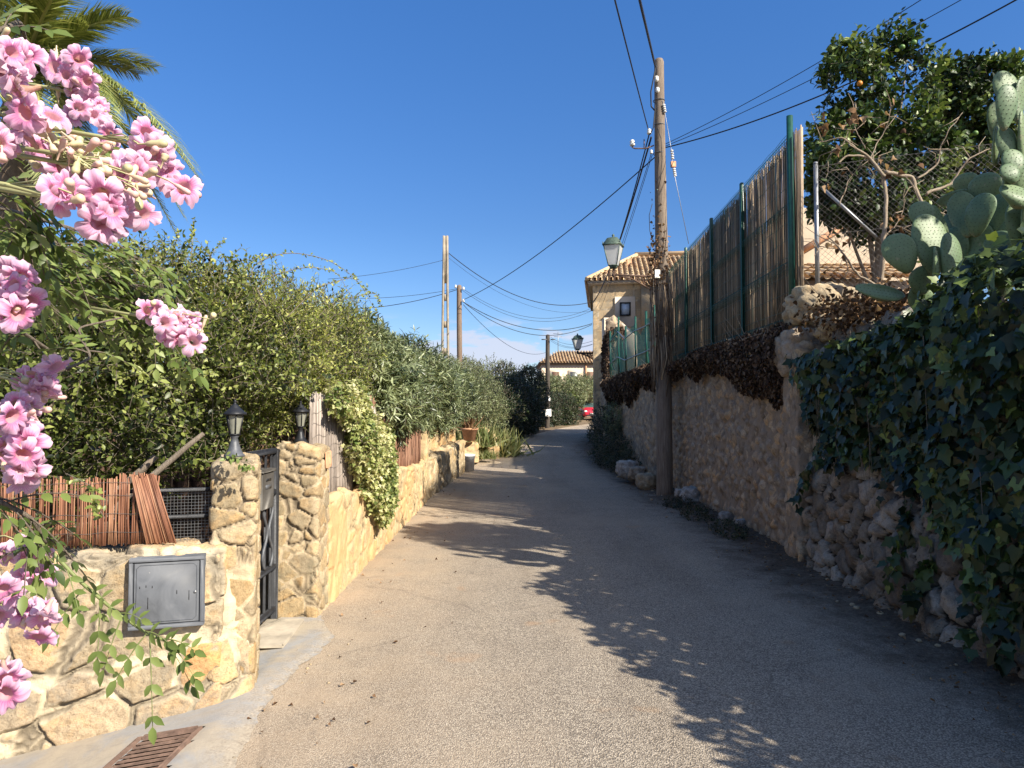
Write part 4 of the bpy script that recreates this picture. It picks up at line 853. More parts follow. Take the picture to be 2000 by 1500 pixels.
bb.done('slats', MAT['rust'], root)
bb = B(); bb.box(gpt((x0 + x1) / 2, (y0 + y1) / 2, -.035), (x1 - x0 + .06, y1 - y0 + .06, .01), Ry); bb.done('shade_plate', plain('pit_shade', (.012, .01, .009), 1, bump=0), root)  # near-black plate standing in for the shade below the slats

# gate with mail box
root = thing('metal_gate', 'black iron garden gate between the two stone pillars', 'gate', (-1.80, 4.95, .05))
def gb(nm, c, sz, rot=None, mat='black_iron', par=None): bb = B(); bb.box(c, sz, rot, min(sz) * .12); return bb.done(nm, MAT[mat], par or root)
gb('post', (-1.80, 5.43, .66), (.045, .045, 1.28)); gb('post', (-1.80, 4.42, .66), (.045, .045, 1.28))
for z in (1.29, .98, .42, .10): gb('rail', (-1.80, 4.925, z), (.04, .96, .04))
for k in range(8): gb('bar', (-1.80, 4.50 + k * .118, .695), (.016, .016, 1.15))
bb = B(); t = np.linspace(0, 1, 24); bb.tube(np.stack([-1.79 + 0 * t, 5.30 + .045 * np.sin(t * 9), .44 + .5 * t], 1), .012, 6); bb.tube(np.stack([-1.79 + 0 * t, 5.18 - .045 * np.sin(t * 9), .44 + .5 * t], 1), .012, 6); bb.done('wavy_bar', MAT['grey_iron'], root)
p = P(527, 956, 5.15)
root = thing('mail_box', 'dark grey metal mail box mounted on the black gate', 'mail box', (p.x - .06, p.y, p.z - .14))
mbm = plain('bronze_grey_metal', (.075, .068, .058), .5, .3, var=.3, bump=.2)
bb = B(); bb.box((p.x - .06, p.y, p.z - .01), (.10, .24, .26), None, .006); body = bb.done('body', mbm, root)
bb = B(); bb.box((p.x - .06, p.y, p.z + .135), (.125, .27, .022), None, .005); bb.done('lid', mbm, root)
for nm, dy, dz, sz in (('slot', 0, .07, (.003, .10, .018)), ('name_plate', 0, .02, (.003, .12, .03))):
    bb = B(); bb.box((p.x - .009, p.y + dy, p.z + dz), sz); bb.done(nm, MAT['black_iron'] if nm == 'slot' else MAT['grey_iron'], body)
bb = B(); bb.box((p.x - .06, p.y - .1215, p.z + .03), (.03, .003, .022)); bb.done('window', MAT['black_iron'], body)
# orange tile on pillar
bb = B(); p = P(619, 900, 5.72); bb.box((-1.475, 5.72, 1.20), (.03, .10, .13), Matrix.Rotation(.12, 3, 'X'), .006); bb.box((-1.458, 5.72, 1.20), (.01, .05, .08), Matrix.Rotation(.12, 3, 'X'), .003)
bb.done('number_tile', MAT['terracotta'], label='small blank orange terracotta tile fixed to the far gate pillar', cat='tile', loc=(-1.475, 5.72, 1.2))

# pillar lanterns
mglass = M_('cloudy_glass'); mglass.set(Base_Color=(.30, .30, .24), Roughness=.35, Specular_IOR_Level=.5, Alpha=.75); mglass = mglass.m
def lantern(label, c, mat):
    root = thing('lantern', label, 'lantern', c, 'black lanterns on the gate pillars'); x, y, z = c
    bb = B(); bb.lathe(c, [(.0, 0), (.062, 0), (.062, .012), (.052, .02), (.038, .045), (.025, .085), (.019, .11), (.026, .118), (.026, .126), (.0, .127)], 6); bb.done('base', mat, root, smooth=False)
    bb = B()
    for k in range(6):
        a = k * math.pi / 3; bb.tube([(x + .030 * math.cos(a), y + .030 * math.sin(a), z + .128), (x + .05 * math.cos(a), y + .05 * math.sin(a), z + .245)], .0038, 5)
    for r, zz in ((.031, .13), (.052, .245)): bb.tube([(x + r * math.cos(a), y + r * math.sin(a), z + zz) for a in np.arange(7) * math.pi / 3], .005, 5)
    bb.done('frame', MAT['black_iron'], root)
    bb = B(); bb.lathe(c, [(.028, .13), (.048, .245)], 6); bb.done('glass', mglass, root, smooth=False)
    bb = B(); bb.lathe(c, [(.045, .243), (.068, .246), (.066, .254), (.05, .268), (.033, .283), (.028, .288), (.024, .298), (.010, .306), (.007, .315), (.010, .322), (.004, .334), (0, .335)], 12); bb.done('roof', MAT['black_iron'], root, smooth=False)
pa = P(455, 886, 4.14); lantern('black hexagonal lantern with pale grey dusty foot on the nearer gate pillar', (pa.x, 4.16, 1.325), MAT['grey_iron'])
pb = P(585, 867, 5.62); lantern('all-black hexagonal lantern on the far gate pillar, beside the grey brushwood', (pb.x, 5.64, 1.335), MAT['black_iron'])

# grey heather screen and brown brushwood
root = thing('heather_screen', 'pale grey brushwood screen with wavy tie wires behind the far gate pillar', 'screen', (-1.6, 6.2, .7)); bb = B()
for dd in (0, .012, .024): canes(bb, (-1.60 - dd, 5.70), (-1.60 - dd, 7.15), lambda t: .70, lambda t: 1.72 - .28 * sstep(.1, 1, t) - .1 * sstep(.0, .06, -t + .03), .0085, .0045, .05, .012, .006, 5)
bb.done('brush_panel', MAT['heather'], root); bb = B()
for k in range(9): z = .78 + k * .1; bb.tube([(-1.590, 5.70 + t * 1.4, z + .012 * math.sin(t * 22 + k * 2) + .02 * t) for t in np.linspace(0, 1, 40)], .0014, 4)
bb.done('tie_wire', MAT['wire'], root)
root = thing('heather_screen', 'second pale grey brushwood piece showing above the variegated ivy', 'screen', (-1.62, 7.9, .7)); bb = B()
for dd in (0, .012): canes(bb, (-1.63 - dd, 7.15), (-1.63 - dd, 8.75), lambda t: .70, lambda t: 1.76 - .25 * sstep(.5, 1, t), .0095, .005, .05, .012, .006, 5)
bb.done('brush_panel', MAT['heather'], root)
root = thing('brushwood_screen', 'reddish brown brushwood screen with slanting twigs above the ochre wall', 'screen', (-1.6, 10.2, .7)); bb = B()
for dd in (0, .015, .03):
    canes(bb, (-1.58 - dd, 8.85), (-1.58 - dd, 12.3), lambda t: .62, lambda t: 1.50 + .06 * math.sin(t * 7), .012, .006, .12, .09, .01, 5)
bb.done('brush_panel', MAT['brush'], root)
bb = B(); canes(bb, (-1.70, 8.6), (-1.70, 12.6), lambda t: .5, lambda t: 1.75, .02, .008, .05, .02, .02, 4); bb.done('brush_backing', MAT['brush'], root)
# terracotta pot and bucket
c = (-1.20, 20.1, .70 + .02)
root = thing('flower_pot', 'terracotta pot with dry reddish stems standing on the planter wall', 'flower pot', c)
bb = B(); bb.lathe(c, [(0, 0), (.16, 0), (.22, .30), (.25, .305), (.255, .36), (.235, .362), (.22, .33), (0, .31)], 28); bb.done('pot', MAT['terracotta'], root)
bb = B(); n = 160; fw = nrm(rng.normal(0, .45, (n, 3)) + np.array([0, 0, 1])); pos = np.array(c) + np.array([0, 0, .31]) + rng.normal(0, .07, (n, 3)) * np.array([1, 1, 0]); add_leaves(bb, 'blade', pos, fw, rdir(n), rng.uniform(.2, .65, n), rng.random(n), 1.2); bb.done('dry_stems', LM['deadbrown'], root, smooth=False)
c = P(913, 921, 18.3); c = (c.x, c.y, float(gz(c.x, c.y)) + .006)
mb_ = plain('milky_plastic', (.72, .74, .78), .4, var=.12, scale=4, bump=0)
root = thing('bucket', 'white plastic bucket standing on the lane by the shadowed wall', 'bucket', c)
bb = B(); bb.lathe(c, [(0, .012), (.155, .012), (.165, 0), (.19, .37), (.20, .372), (.20, .42), (.192, .422), (.184, .39), (.16, .035), (0, .035)], 32); bb.done('tub', mb_, root)
bb = B(); t = np.linspace(0, math.pi, 20); bb.tube([(c[0] + .204 * math.cos(a), c[1] - .206 * math.sin(a), c[2] + .39 - .13 * math.sin(a)) for a in t], .004, 6); bb.done('handle', MAT['grey_iron'], root)

# wooden shed behind the jasmine
root = thing('garden_shed', 'brown plank shed glimpsed through the hedge behind the gate', 'shed', (-4.3, 8.6, 0)); msh = woodmat('brown_planks', [(.10, .06, .04), (.17, .10, .07), (.23, .14, .10)])
bb = B()
for k in range(22): bb.box((-6.4 + k * .2, 8.6, 1.05), (.19, .025, 2.1), None, .004)
bb.done('wall', msh, root); bb = B()
for k in range(12): bb.box((-2.05, 8.7 + k * .2, 1.05), (.025, .19, 2.1), None, .004)
bb.done('side_wall', msh, root)
bb = B(); bb.box((-4.3, 9.8, 2.16), (4.9, 2.7, .08), Matrix.Rotation(.04, 3, 'X'), .01); bb.done('roof', MAT['dark_wood'], root)

# ------------------------------------------------------------------ poles and cables
def pole(name, label, base, top, r0, r1, mat, group=None):
    root = thing(name, label, 'pole', tuple(base), group); bb = B(); n = 50; t = np.linspace(0, 1, n)
    b0, t0 = np.array(tuple(base)), np.array(tuple(top)); pts = b0 + (t0 - b0) * t[:, None]; pts[:, 0] += .02 * np.sin(t * 5) * (1 - t)
    m_ = 20; a = np.arange(m_) * 2 * np.pi / m_; rr = (r0 + (r1 - r0) * t)[:, None] * (1 + .035 * fbm(np.stack([np.cos(a)[None] * 3 + 0 * t[:, None], np.sin(a)[None] * 3 + 0 * t[:, None], t[:, None] * 3 + 0 * a[None]], -1).reshape(-1, 3), 3, 6).reshape(n, m_))
    rr[-1] *= .05; rr[-2] *= .8; pts[-2, 2] = pts[-1, 2] - .03; pts[-3, 2] = pts[-1, 2] - .09
    V = np.stack([pts[:, 0:1] + rr * np.cos(a), pts[:, 1:2] + rr * np.sin(a), pts[:, 2:3] + 0 * rr], -1).reshape(-1, 3)
    i = np.arange(n - 1)[:, None] * m_; j = np.arange(m_)[None]; k = (j + 1) % m_
    bb.add(V, np.stack([i + j, i + k, i + m_ + k, i + m_ + j], -1).reshape(-1, 4)); bb.done('shaft', mat, root); return root
D1 = 13.4
pb_, pt_ = P(1298, 962, D1), P(1287, 113, D1)
pb_.z = .0
near = pole('utility_pole', 'weathered grey wooden utility pole rising nearest, in front of the right wall', pb_, pt_, .155, .088, MAT['pole_wood'], 'utility poles along the lane')
def insulator(par, c, ax=(0, 0, 1), s=1.0):
    bb = B(); bb.lathe(tuple(c), [(0, 0), (.028 * s, .0), (.036 * s, .02 * s), (.024 * s, .035 * s), (.034 * s, .05 * s), (.02 * s, .075 * s), (0, .085 * s)], 12, ax=ax); return bb.done('insulator', MAT['ceramic'], par)
bb = B(); q = [P(1277, 284, D1), P(1262, 290, D1), P(1240, 290, D1), P(1235, 288, D1), P(1235, 280, D1)]; bb.tube(q, .013, 6); bb.tube([P(1258, 290, D1), P(1258, 272, D1)], .011, 6); bb.done('insulator_arm', MAT['rust'], near)
insulator(near, P(1235, 285, D1), s=1.5); insulator(near, P(1268, 262, D1 - .1), s=1.3); insulator(near, P(1282, 150, D1 - .1), (0, -.2, -1), 1.3); insulator(near, P(1284, 172, D1 - .1), (0, -.2, -1), 1.2); insulator(near, P(1272, 300, D1 - .1), s=.9)
bb = B()
for y in (197, 245, 300): c_ = P(1287, y, D1); bb.tube([(c_.x + .107 * math.cos(a), c_.y + .107 * math.sin(a), c_.z) for a in np.linspace(0, 2 * math.pi, 18)], .008, 5)
bb.done('clamp_band', MAT['grey_iron'], near)
bb = B(); bb.tube([P(1281, 128, D1 - .12), P(1277, 150, D1 - .12), P(1271, 180, D1 - .12), P(1272, 208, D1 - .1), P(1279, 216, D1 - .1)], .014, 6); bb.tube([P(1280, 205, D1 - .13), P(1276, 250, D1 - .13), P(1270, 262, D1 - .13)], .011, 6)
bb.tube([P(1284, 250, D1 - .13), P(1291, 270, D1 - .13), P(1293, 310, D1 - .14), P(1290, 350, D1 - .14), P(1284, 372, D1 - .14)], .007, 6); bb.tube([P(1274, 398, D1 - .13), P(1268, 420, D1 - .1), P(1269, 450, D1 - .1), P(1274, 470, D1 - .12)], .006, 6); bb.done('loose_wire', MAT['rubber'], near)
bb = B(); bb.box(P(1284, 535, D1 - .17), (.10, .02, .16), None, .006); bb.done('plate', MAT['paint_white'], near)
# dead creeper on the near pole: dangling rootlets and leaves
root = thing('pole_creeper', 'dead creeper with stringy stems clinging to the near wooden pole', 'creeper', (pb_.x, pb_.y, 3)); tw = B(); bb = B()
for k in range(230):
    y0_ = random.uniform(540, 690); y1_ = y0_ + random.uniform(30, 90); aa = random.uniform(2.6, 6.6); rr = .150 + random.uniform(0, .05); c0, c1 = P(1291, y0_, D1), P(1292, y1_, D1)
    tw.tube([(c0.x + rr * math.cos(aa), c0.y + rr * math.sin(aa), c0.z), ((c0.x + c1.x) / 2 + (rr + .02) * math.cos(aa + .1), c0.y + (rr + .02) * math.sin(aa + .1), (c0.z + c1.z) / 2), (c1.x + rr * math.cos(aa + random.gauss(0, .2)), c0.y + rr * math.sin(aa), c1.z)], random.uniform(.003, .009), 4, rnd=random.random())
tw.done('stems', MAT['tanreed'], root); n = 420; yy = 560 - np.abs(rng.normal(0, 70, n)); yy = np.where(rng.random(n) < .3, rng.uniform(480, 680, n), yy); aa = rng.uniform(0, 6.28, n); pc = np.array([tuple(P(1287, y, D1)) for y in yy]); rr = .12 + rng.random(n) ** 2 * .09
p = pc + np.stack([rr * np.cos(aa), rr * np.sin(aa), 0 * aa], 1); add_leaves(bb, 'dead', p, nrm(rdir(n) + np.array([0, 0, -.5])), rdir(n), rng.uniform(.035, .075, n), rng.random(n)); bb.done('leaves', LM['deadbrown'], root, smooth=False)

D2 = 27.0; p2b = P(898, 850, D2); p2b.z = float(gz(p2b.x, p2b.y)); pole2 = pole('utility_pole', 'plain brown wooden pole behind the oleanders, right of the concrete pole', p2b, P(897, 556, D2), .11, .095, woodmat('brown_pole', [(.14, .10, .075), (.24, .17, .12), (.30, .23, .17)]), 'utility poles along the lane')
insulator(pole2, P(890, 562, D2 - .12), s=1.4); insulator(pole2, P(905, 566, D2 - .12), s=1.4); insulator(pole2, P(905, 590, D2 - .12), s=1.4)
D3 = 45.0; p3b = P(1069, 832, D3); p3b.z = float(gz(p3b.x, p3b.y)) - .1; pole3 = pole('utility_pole', 'dark tarred pole far off at the bend, with a white notice on it', p3b, P(1070, 653, D3), .15, .13, MAT['dark_wood'], 'utility poles along the lane')
bb = B(); bb.box(P(1063, 663, D3 - .2), (.35, .06, .06)); bb.box(P(1080, 663, D3 - .2), (.3, .06, .06)); bb.done('crosspiece', MAT['grey_iron'], pole3, smooth=False)
bb = B(); bb.box(P(1071, 806, D3 - .3), (.36, .02, .46), None, .005); q = bb.done('notice', MAT['paint_white'], pole3)
bb = B(); bb.box(P(1073, 778, D3 - .2), (.10, .05, .32), None, .005); bb.done('conduit', MAT['paint_white'], pole3)
# concrete lattice pole
D4 = 25.0; c4 = P(869, 850, D4); z4 = P(869, 461, D4).z; x4, y4 = c4.x, c4.y
root = thing('concrete_pole', 'tall pale concrete pole with a row of slots, leftmost of the poles', 'pole', (x4, y4, .1)); bb = B()
for s_ in (-1, 1): 
    b0, t0 = .14, .055; zz = np.linspace(.1, z4, 12); V = []
    for z in zz:
        w_ = lerp(b0, t0, (z - .1) / z4); V += [(x4 + s_ * w_ - .038, y4 - .07, z), (x4 + s_ * w_ + .038, y4 - .07, z), (x4 + s_ * w_ + .038, y4 + .07, z), (x4 + s_ * w_ - .038, y4 + .07, z)]
    F = [];
    for i in range(11):
        for j in range(4): F.append((i * 4 + j, i * 4 + (j + 1) % 4, i * 4 + 4 + (j + 1) % 4, i * 4 + 4 + j))
    F.append((44, 45, 46, 47)); bb.add(V, np.array(F)); bb.done('leg', MAT['concrete_pole'], root, smooth=False); bb = B()
for k, z in enumerate(list(np.linspace(.8, z4 - 2.2, 6))): w_ = lerp(.14, .055, z / z4); bb.box((x4, y4, z), (2 * w_ - .07, .11, .22))
bb.box((x4, y4, z4 - .85), (.075, .12, 1.66)); bb.done('rungs', MAT['concrete_pole'], root, smooth=False)
def cable(label, pts, sag, r=.012, mat='rubber', group='overhead cables', twist=False):
    bb = B(); pts = [Vector(p) for p in pts]; allp = []
    for a, c in zip(pts[:-1], pts[1:]):
        for i in range(30): t = i / 30; q = a.lerp(c, t); q.z -= sag * 4 * t * (1 - t); allp.append(tuple(q))
    allp.append(tuple(pts[-1]))
    if twist:
        ap = np.array(allp); Lc = np.concatenate([[0], np.cumsum(np.linalg.norm(np.diff(ap, axis=0), axis=1))]); s_ = np.linspace(0, Lc[-1], 260); ap = np.stack([np.interp(s_, Lc, ap[:, i]) for i in range(3)], 1)
        for ph in (0, 2.1, 4.2): a = s_ * 28 + ph; bb.tube(ap + np.stack([np.cos(a), 0 * a, np.sin(a)], 1) * r, r * .95, 5)
    else: bb.tube(allp, r, 5)
    m_ = allp[0]; bb.done('cable', MAT[mat], label=label, cat='cable', group=group, loc=m_)
HC = 29.9
cable('thick twisted cable coming from overhead to the top of the near wooden pole', [P(1198, -220, 5.5), P(1280, 130, D1 - .1)], .0, .011, twist=True)
cable('single black cable from overhead to the insulator beside the near pole', [P(1146, -220, 5.5), P(1266, 252, D1 - .1)], .03, .010)
cable('black cable running down from the near pole behind the street lamp to the house', [P(1268, 262, D1 - .1), P(1157, 590, HC)], .55, .013)
cable('thicker black cable just right of its twin, from the near pole down to the house', [P(1272, 268, D1 - .1), P(1158, 592, HC)], .42, .018)
cable('thin grey wire to the right of the two black cables behind the street lamp', [P(1272, 300, D1), P(1165, 600, HC)], .25, .006)
cable('thinnest grey wire, rightmost of the bunch descending behind the street lamp', [P(1274, 302, D1), P(1172, 605, HC)], .15, .006)
cable('black cable crossing from the top right past the near pole to the brown pole', [P(2150, -95, 9), P(1300, 288, D1 + .2), P(906, 585, D2)], .30, .012)
cable('middle thin wire from the upper right to the near pole', [P(2000, -70, 9), P(1298, 286, D1 + .2)], .12, .006)
cable('upper thin wire from the upper right to the near pole', [P(1930, -85, 9), P(1298, 282, D1 + .2)], .12, .006)
cable('black cable sagging from the concrete pole to the house corner', [P(877, 495, D4), P(1155, 590, HC)], .75, .014)
cable('faint thin wire sagging below the cable from the concrete pole', [P(877, 504, D4), P(1155, 607, HC)], .7, .005)
cable('upper thin wire of a pair from the brown pole head to the house', [P(903, 563, D2), P(1155, 602, HC)], .75, .007)
cable('lower thin wire of a pair from the brown pole head to the house', [P(903, 567, D2), P(1155, 607, HC)], .78, .007)
cable('upper thick cable slung from below the brown pole head to the house', [P(905, 590, D2), P(1156, 632, HC)], .62, .014)
cable('lower thick cable slung from below the brown pole head to the house', [P(905, 590, D2), P(1156, 634, HC)], .82, .012)
cable('cable drooping from the brown pole to the far dark pole', [P(905, 595, D2), P(1067, 688, D3)], .75, .010)
cable('thin wire leaving the concrete pole to the left above the hedge', [P(866, 508, D4), P(640, 545, 24)], .1, .007)
cable('upper cable leaving the brown pole to the left above the hedge', [P(892, 564, D2), P(560, 575, 26)], .25, .008)
cable('lower cable leaving the brown pole to the left above the hedge', [P(892, 566, D2), P(560, 600, 26)], .35, .012)
for k, (a, c_) in enumerate([((1075, 658), (1157, 666)), ((1075, 662), (1157, 672)), ((1075, 665), (1157, 673))]): cable(['top', 'middle', 'bottom'][k] + ' one of three wires from the far dark pole to the house', [P(*a, D3), P(*c_, HC + 1)], .3, .008)
root = thing('stay_wire', 'stay wire with porcelain insulators from the near pole down to the green fence', 'wire', tuple(P(1295, 200, D1))); bb = B(); bb.tube([P(1294, 196, D1 - .1), P(1303, 245, D1), P(1311, 292, D1), P(1316, 335, D1 - .1), P(1345, 476, 12.9)], .006, 5); bb.done('wire', MAT['galv'], root)
for a, c_ in (((1296, 203), (1299, 220)), ((1312, 292), (1314, 312)), ((1316, 328), (1319, 345))):
    bb = B(); A_, C_ = P(*a, D1 - .1), P(*c_, D1 - .1)
    for k in range(4): q = A_.lerp(C_, (k + .5) / 4); bb.lathe(tuple(q), [(0, -.02), (.03, -.012), (.034, 0), (.02, .015), (0, .018)], 10)
    bb.done('insulator', MAT['ceramic'], root)
bb = B(); bb.box(P(1315, 321, D1 - .1), (.10, .05, .12), None, .01); bb.done('turnbuckle', MAT['terracotta'], root)

# ------------------------------------------------------------------ street lamps
mopal = M_('opal_pane'); mopal.set(Base_Color=(.85, .85, .83), Roughness=.35, Specular_IOR_Level=.4)
tr = mopal.N.new('ShaderNodeBsdfTranslucent'); tr.inputs[0].default_value = (.9, .9, .88, 1); x_ = mopal.N.new('ShaderNodeMixShader'); x_.inputs[0].default_value = .5; mopal.L.new(mopal.b.outputs[0], x_.inputs[1]); mopal.L.new(tr.outputs[0], x_.inputs[2]); mopal.L.new(x_.outputs[0], mopal.out.inputs[0]); mopal = mopal.m
def street_lamp(label, c, h, w_, arm_to, yaw, bt=1.0):
    root = thing('street_lamp', label, 'street lamp', tuple(c), 'lantern street lamps on brackets'); c = Vector(c)
    def sq(r, z): return [tuple(c + Vector((r * math.cos(yaw + k * math.pi / 2 + math.pi / 4), r * math.sin(yaw + k * math.pi / 2 + math.pi / 4), z))) for k in range(4)]
    b_, t_ = sq(w_ * .36, 0), sq(w_ * .70, h * .62); F = [(k, (k + 1) % 4, 4 + (k + 1) % 4, 4 + k) for k in range(4)]
    for k in range(4): bb = B(); bb.add([b_[k], b_[(k + 1) % 4], t_[(k + 1) % 4], t_[k]], np.array([(0, 1, 2, 3)])); bb.done('pane', mopal, root, smooth=False)
    bb = B(); fr = w_ * .028
    for k in range(4): bb.tube([b_[k], t_[k]], fr, 5); bb.tube([b_[k], b_[(k + 1) % 4]], fr, 5); bb.tube([t_[k], t_[(k + 1) % 4]], fr, 5)
    bb.box(tuple(c + Vector((0, 0, -.02))), (w_ * .42, w_ * .42, .05)); bb.done('frame', MAT['lampgreen'], root, smooth=False)
    bb = B(); lv = [(w_ * .80, h * .615), (w_ * .78, h * .645), (w_ * .60, h * .74), (w_ * .46, h * .84), (w_ * .36, h * .865), (w_ * .10, h * .90), (.001, h * .905)]
    V = []; 
    for r, z in lv: V += sq(r, z)
    F = [(i * 4 + k, i * 4 + (k + 1) % 4, i * 4 + 4 + (k + 1) % 4, i * 4 + 4 + k) for i in range(len(lv) - 1) for k in range(4)]; F.append((3, 2, 1, 0)); bb.add(V, np.array(F)); rf = bb.done('roof', MAT['lampgreen'], root, smooth=False)
    bb = B(); bb.lathe(tuple(c + Vector((0, 0, h * .89))), [(w_ * .09, 0), (w_ * .06, .03 * h), (w_ * .10, .06 * h), (w_ * .04, .10 * h), (0, .12 * h)], 10)
    for q in sq(w_ * .74, h * .66): bb.lathe(q, [(w_ * .045, 0), (w_ * .02, .03 * h), (w_ * .03, .05 * h), (0, .07 * h)], 6)
    bb.done('finial', MAT['lampgreen'], rf)
    bb = B(); A_ = Vector(arm_to); e = c + Vector((0, 0, -.07)); j = e + Vector((0, 0, -.10)); d = (Vector((A_.x, A_.y, j.z)) - j); Ld = d.length; d.normalize()
    bb.tube([e, j], .022 * bt, 8); bb.tube([j, j + d * Ld], .018 * bt, 8); bb.lathe(tuple(j + Vector((0, 0, -.05))), [(0, 0), (.03, .02), (.035, .05), (.02, .09), (0, .1)], 10)
    bb.tube([j + d * Ld * .15 + Vector((0, 0, -.02)), j + d * Ld * .45 + Vector((0, 0, -.07)), j + d * Ld * .75 + Vector((0, 0, -.20)), j + d * Ld + Vector((0, 0, -.30))], .013 * bt, 6)
    for f0, rr, sg in ((.35, .035, 1), (.55, .055, -1), (.75, .075, 1), (.9, .055, -1)):
        o_ = j + d * Ld * f0 + Vector((0, 0, -.02 - rr)); sp = []
        for i in range(26): a = sg * i * .42 + 1.57; r_ = rr * (1 - i / 30); sp.append(o_ + d * r_ * math.cos(a) + Vector((0, 0, r_ * math.sin(a))))
        bb.tube(sp, .008 * bt, 5)
    bb.done('bracket', MAT['rust'] if bt == 1 else MAT['black_iron'], root)
c = P(1198, 519, D1 - .2); street_lamp('large lantern street lamp with white panes and green cap, bracketed to the near pole', c, .60, .31, P(1283, 540, D1), -.35)
c = P(1128, 682, HC + .6); street_lamp('small distant lantern street lamp on a scrolled bracket at the house corner', c, .68, .40, (3.56, HC + .6, c.z), 0.1, 1.9)

# ------------------------------------------------------------------ green mesh fence with canes
FX = 3.24; fz = lambda y: 4.84 - .055 * (y - 8); fb = lambda y: 2.56
root = thing('mesh_fence', 'tall green wire fence lined with tan reed canes on top of the right wall', 'fence', (FX, 8, 2.5))
px_ = [1553, 1456, 1395, 1344, 1309]; ysf = [FX * F_PX / (q - 1000) for q in px_]
for k, y in enumerate(ysf):
    bb = B(); top = fz(y) + (.10 if k == 0 else .04); bb.box((FX - .02, y, (2.35 + top) / 2), (.045, .06, top - 2.35), None, .006)
    if k == 0: bb.tube([(FX - .03, y - .03, 2.3), (FX - .03, y - .03, top + .06)], .036, 12)
    bb.done('post', MAT['green_post'], root)
bb = B(); yy = ysf[0]
while yy < 15.2: bb.tube([(FX, yy, fb(yy)), (FX, yy, fz(yy))], .0016, 4, cap=False); yy += .05
for k in range(12):
    t = k / 11; bb.tube([(FX - (.012 if j % 2 else 0), y, lerp(fb(y), fz(y), t)) for j, y in enumerate(np.linspace(ysf[0], 15.2, 30))], .003, 4, cap=False)
for t in (.04, .33, .63, .97):
    for dz in (0, .035, .07): bb.tube([(FX - .035, y, lerp(fb(y), fz(y), t) - dz) for y in np.linspace(ysf[0], 15.2, 12)], .0028, 4, cap=False)
    yy = ysf[0]
    while yy < 15.2: z = lerp(fb(yy), fz(yy), t); bb.tube([(FX, yy, z + .03), (FX - .04, yy, z), (FX - .04, yy, z - .07), (FX, yy, z - .10)], .0025, 4, cap=False); yy += .05
bb.done('wire_panel', MAT['green_post'], root)
random.seed(21); bb = B()
canes(bb, (FX + .04, 8.0), (FX + .05, 15.3), lambda t: 2.55, lambda t: fz(7.9 + t * 7.4) - .03, .0115, .0048, .06, .02, .012, 5)
canes(bb, (FX + .06, 8.05), (FX + .08, 15.3), lambda t: 2.6, lambda t: fz(7.9 + t * 7.4) - .08, .0125, .005, .08, .03, .012, 5)
for k in range(2): bb.tube([(FX + .03 + k * .014, 7.97 + random.uniform(-.02, .02), 2.5), (FX + .03 + k * .014, 7.93, fz(8) - .0 - random.uniform(0, .08))], .009, 6, rnd=.7 + random.random() * .3)
bb.done('reed_lining', MAT['tanreed'], root)
# second fence with green shade netting
mnet = M_('green_shade_net'); mnet.set(Base_Color=(.03, .22, .14), Roughness=.7, Specular_IOR_Level=.2, Alpha=.62)
mnet = mnet.m
root = thing('netting_fence', 'green shade netting on thin posts above the far wall, in front of the house', 'fence', (3.2, 18, 2.6))
nps = [(1192, 650, 745, 23.0), (1208, 622, 738, 21.5), (1222, 640, 738, 20.0), (1241, 622, 735, 18.6), (1262, 612, 728, 17.2), (1278, 600, 722, 16.3)]
pts = []
for px, yt, yb, D in nps:
    t_, b_ = P(px, yt, D), P(px, yb, D); b_.x = t_.x; pts.append((t_, b_)); bb = B(); bb.tube([b_ - Vector((0, 0, .3)), t_ + Vector((0, 0, .05))], .028, 8); bb.done('post', MAT['green_post'], root)
for i, (a, c_) in enumerate(zip(pts[:-1], pts[1:])):
    bb = B(); V = []; nU, nW = 8, 8
    for iu in range(nU):
        for iw in range(nW): u_, w_ = iu / (nU - 1), iw / (nW - 1); tp = a[0].lerp(c_[0], u_); bt = a[1].lerp(c_[1], u_); q = bt.lerp(tp, w_ * (.90 - .25 * math.sin(u_ * 3.14) * (i % 2))); q.x += .04 * math.sin(u_ * 9 + w_ * 5); V.append(tuple(q))
    bb.grid(V, nU, nW); bb.done('netting', mnet, root)
bb = B()
for f0 in (.35, .78): bb.tube([lerp_ for lerp_ in [a[1].lerp(a[0], f0) - Vector((.03, 0, 0)) for a in pts]], .016, 6)
bb.done('rope', MAT['galv'], root)

# ------------------------------------------------------------------ chain-link fence
A0 = P(1593, 320, 7.75); A1 = (5.6, 7.15)
root = thing('chain_link_fence', 'galvanised chain-link fence with a slanting brace, in front of the citrus trees', 'fence', (A0.x, A0.y, 2.6))
bb = B(); bb.tube([(A0.x, A0.y, 2.7), tuple(A0)], .024, 10); bb.lathe((A0.x, A0.y, A0.z), [(.028, 0), (.02, .02), (0, .026)], 10); bb.done('post', MAT['galv'], root)
bb = B(); bb.tube([P(1606, 367, 7.72), P(1712, 464, 7.6)], .019, 8); bb.done('brace', MAT['galv'], root)
bb = B(); Lc = math.hypot(A1[0] - A0.x, A1[1] - A0.y); uv = ((A1[0] - A0.x) / Lc, (A1[1] - A0.y) / Lc); H_ = A0.z - .03 - 2.75; p_ = .062
def cl(a, z): return (A0.x + uv[0] * a, A0.y + uv[1] * a, 2.75 + z + a * .05)
k = -int(H_ / p_) - 1
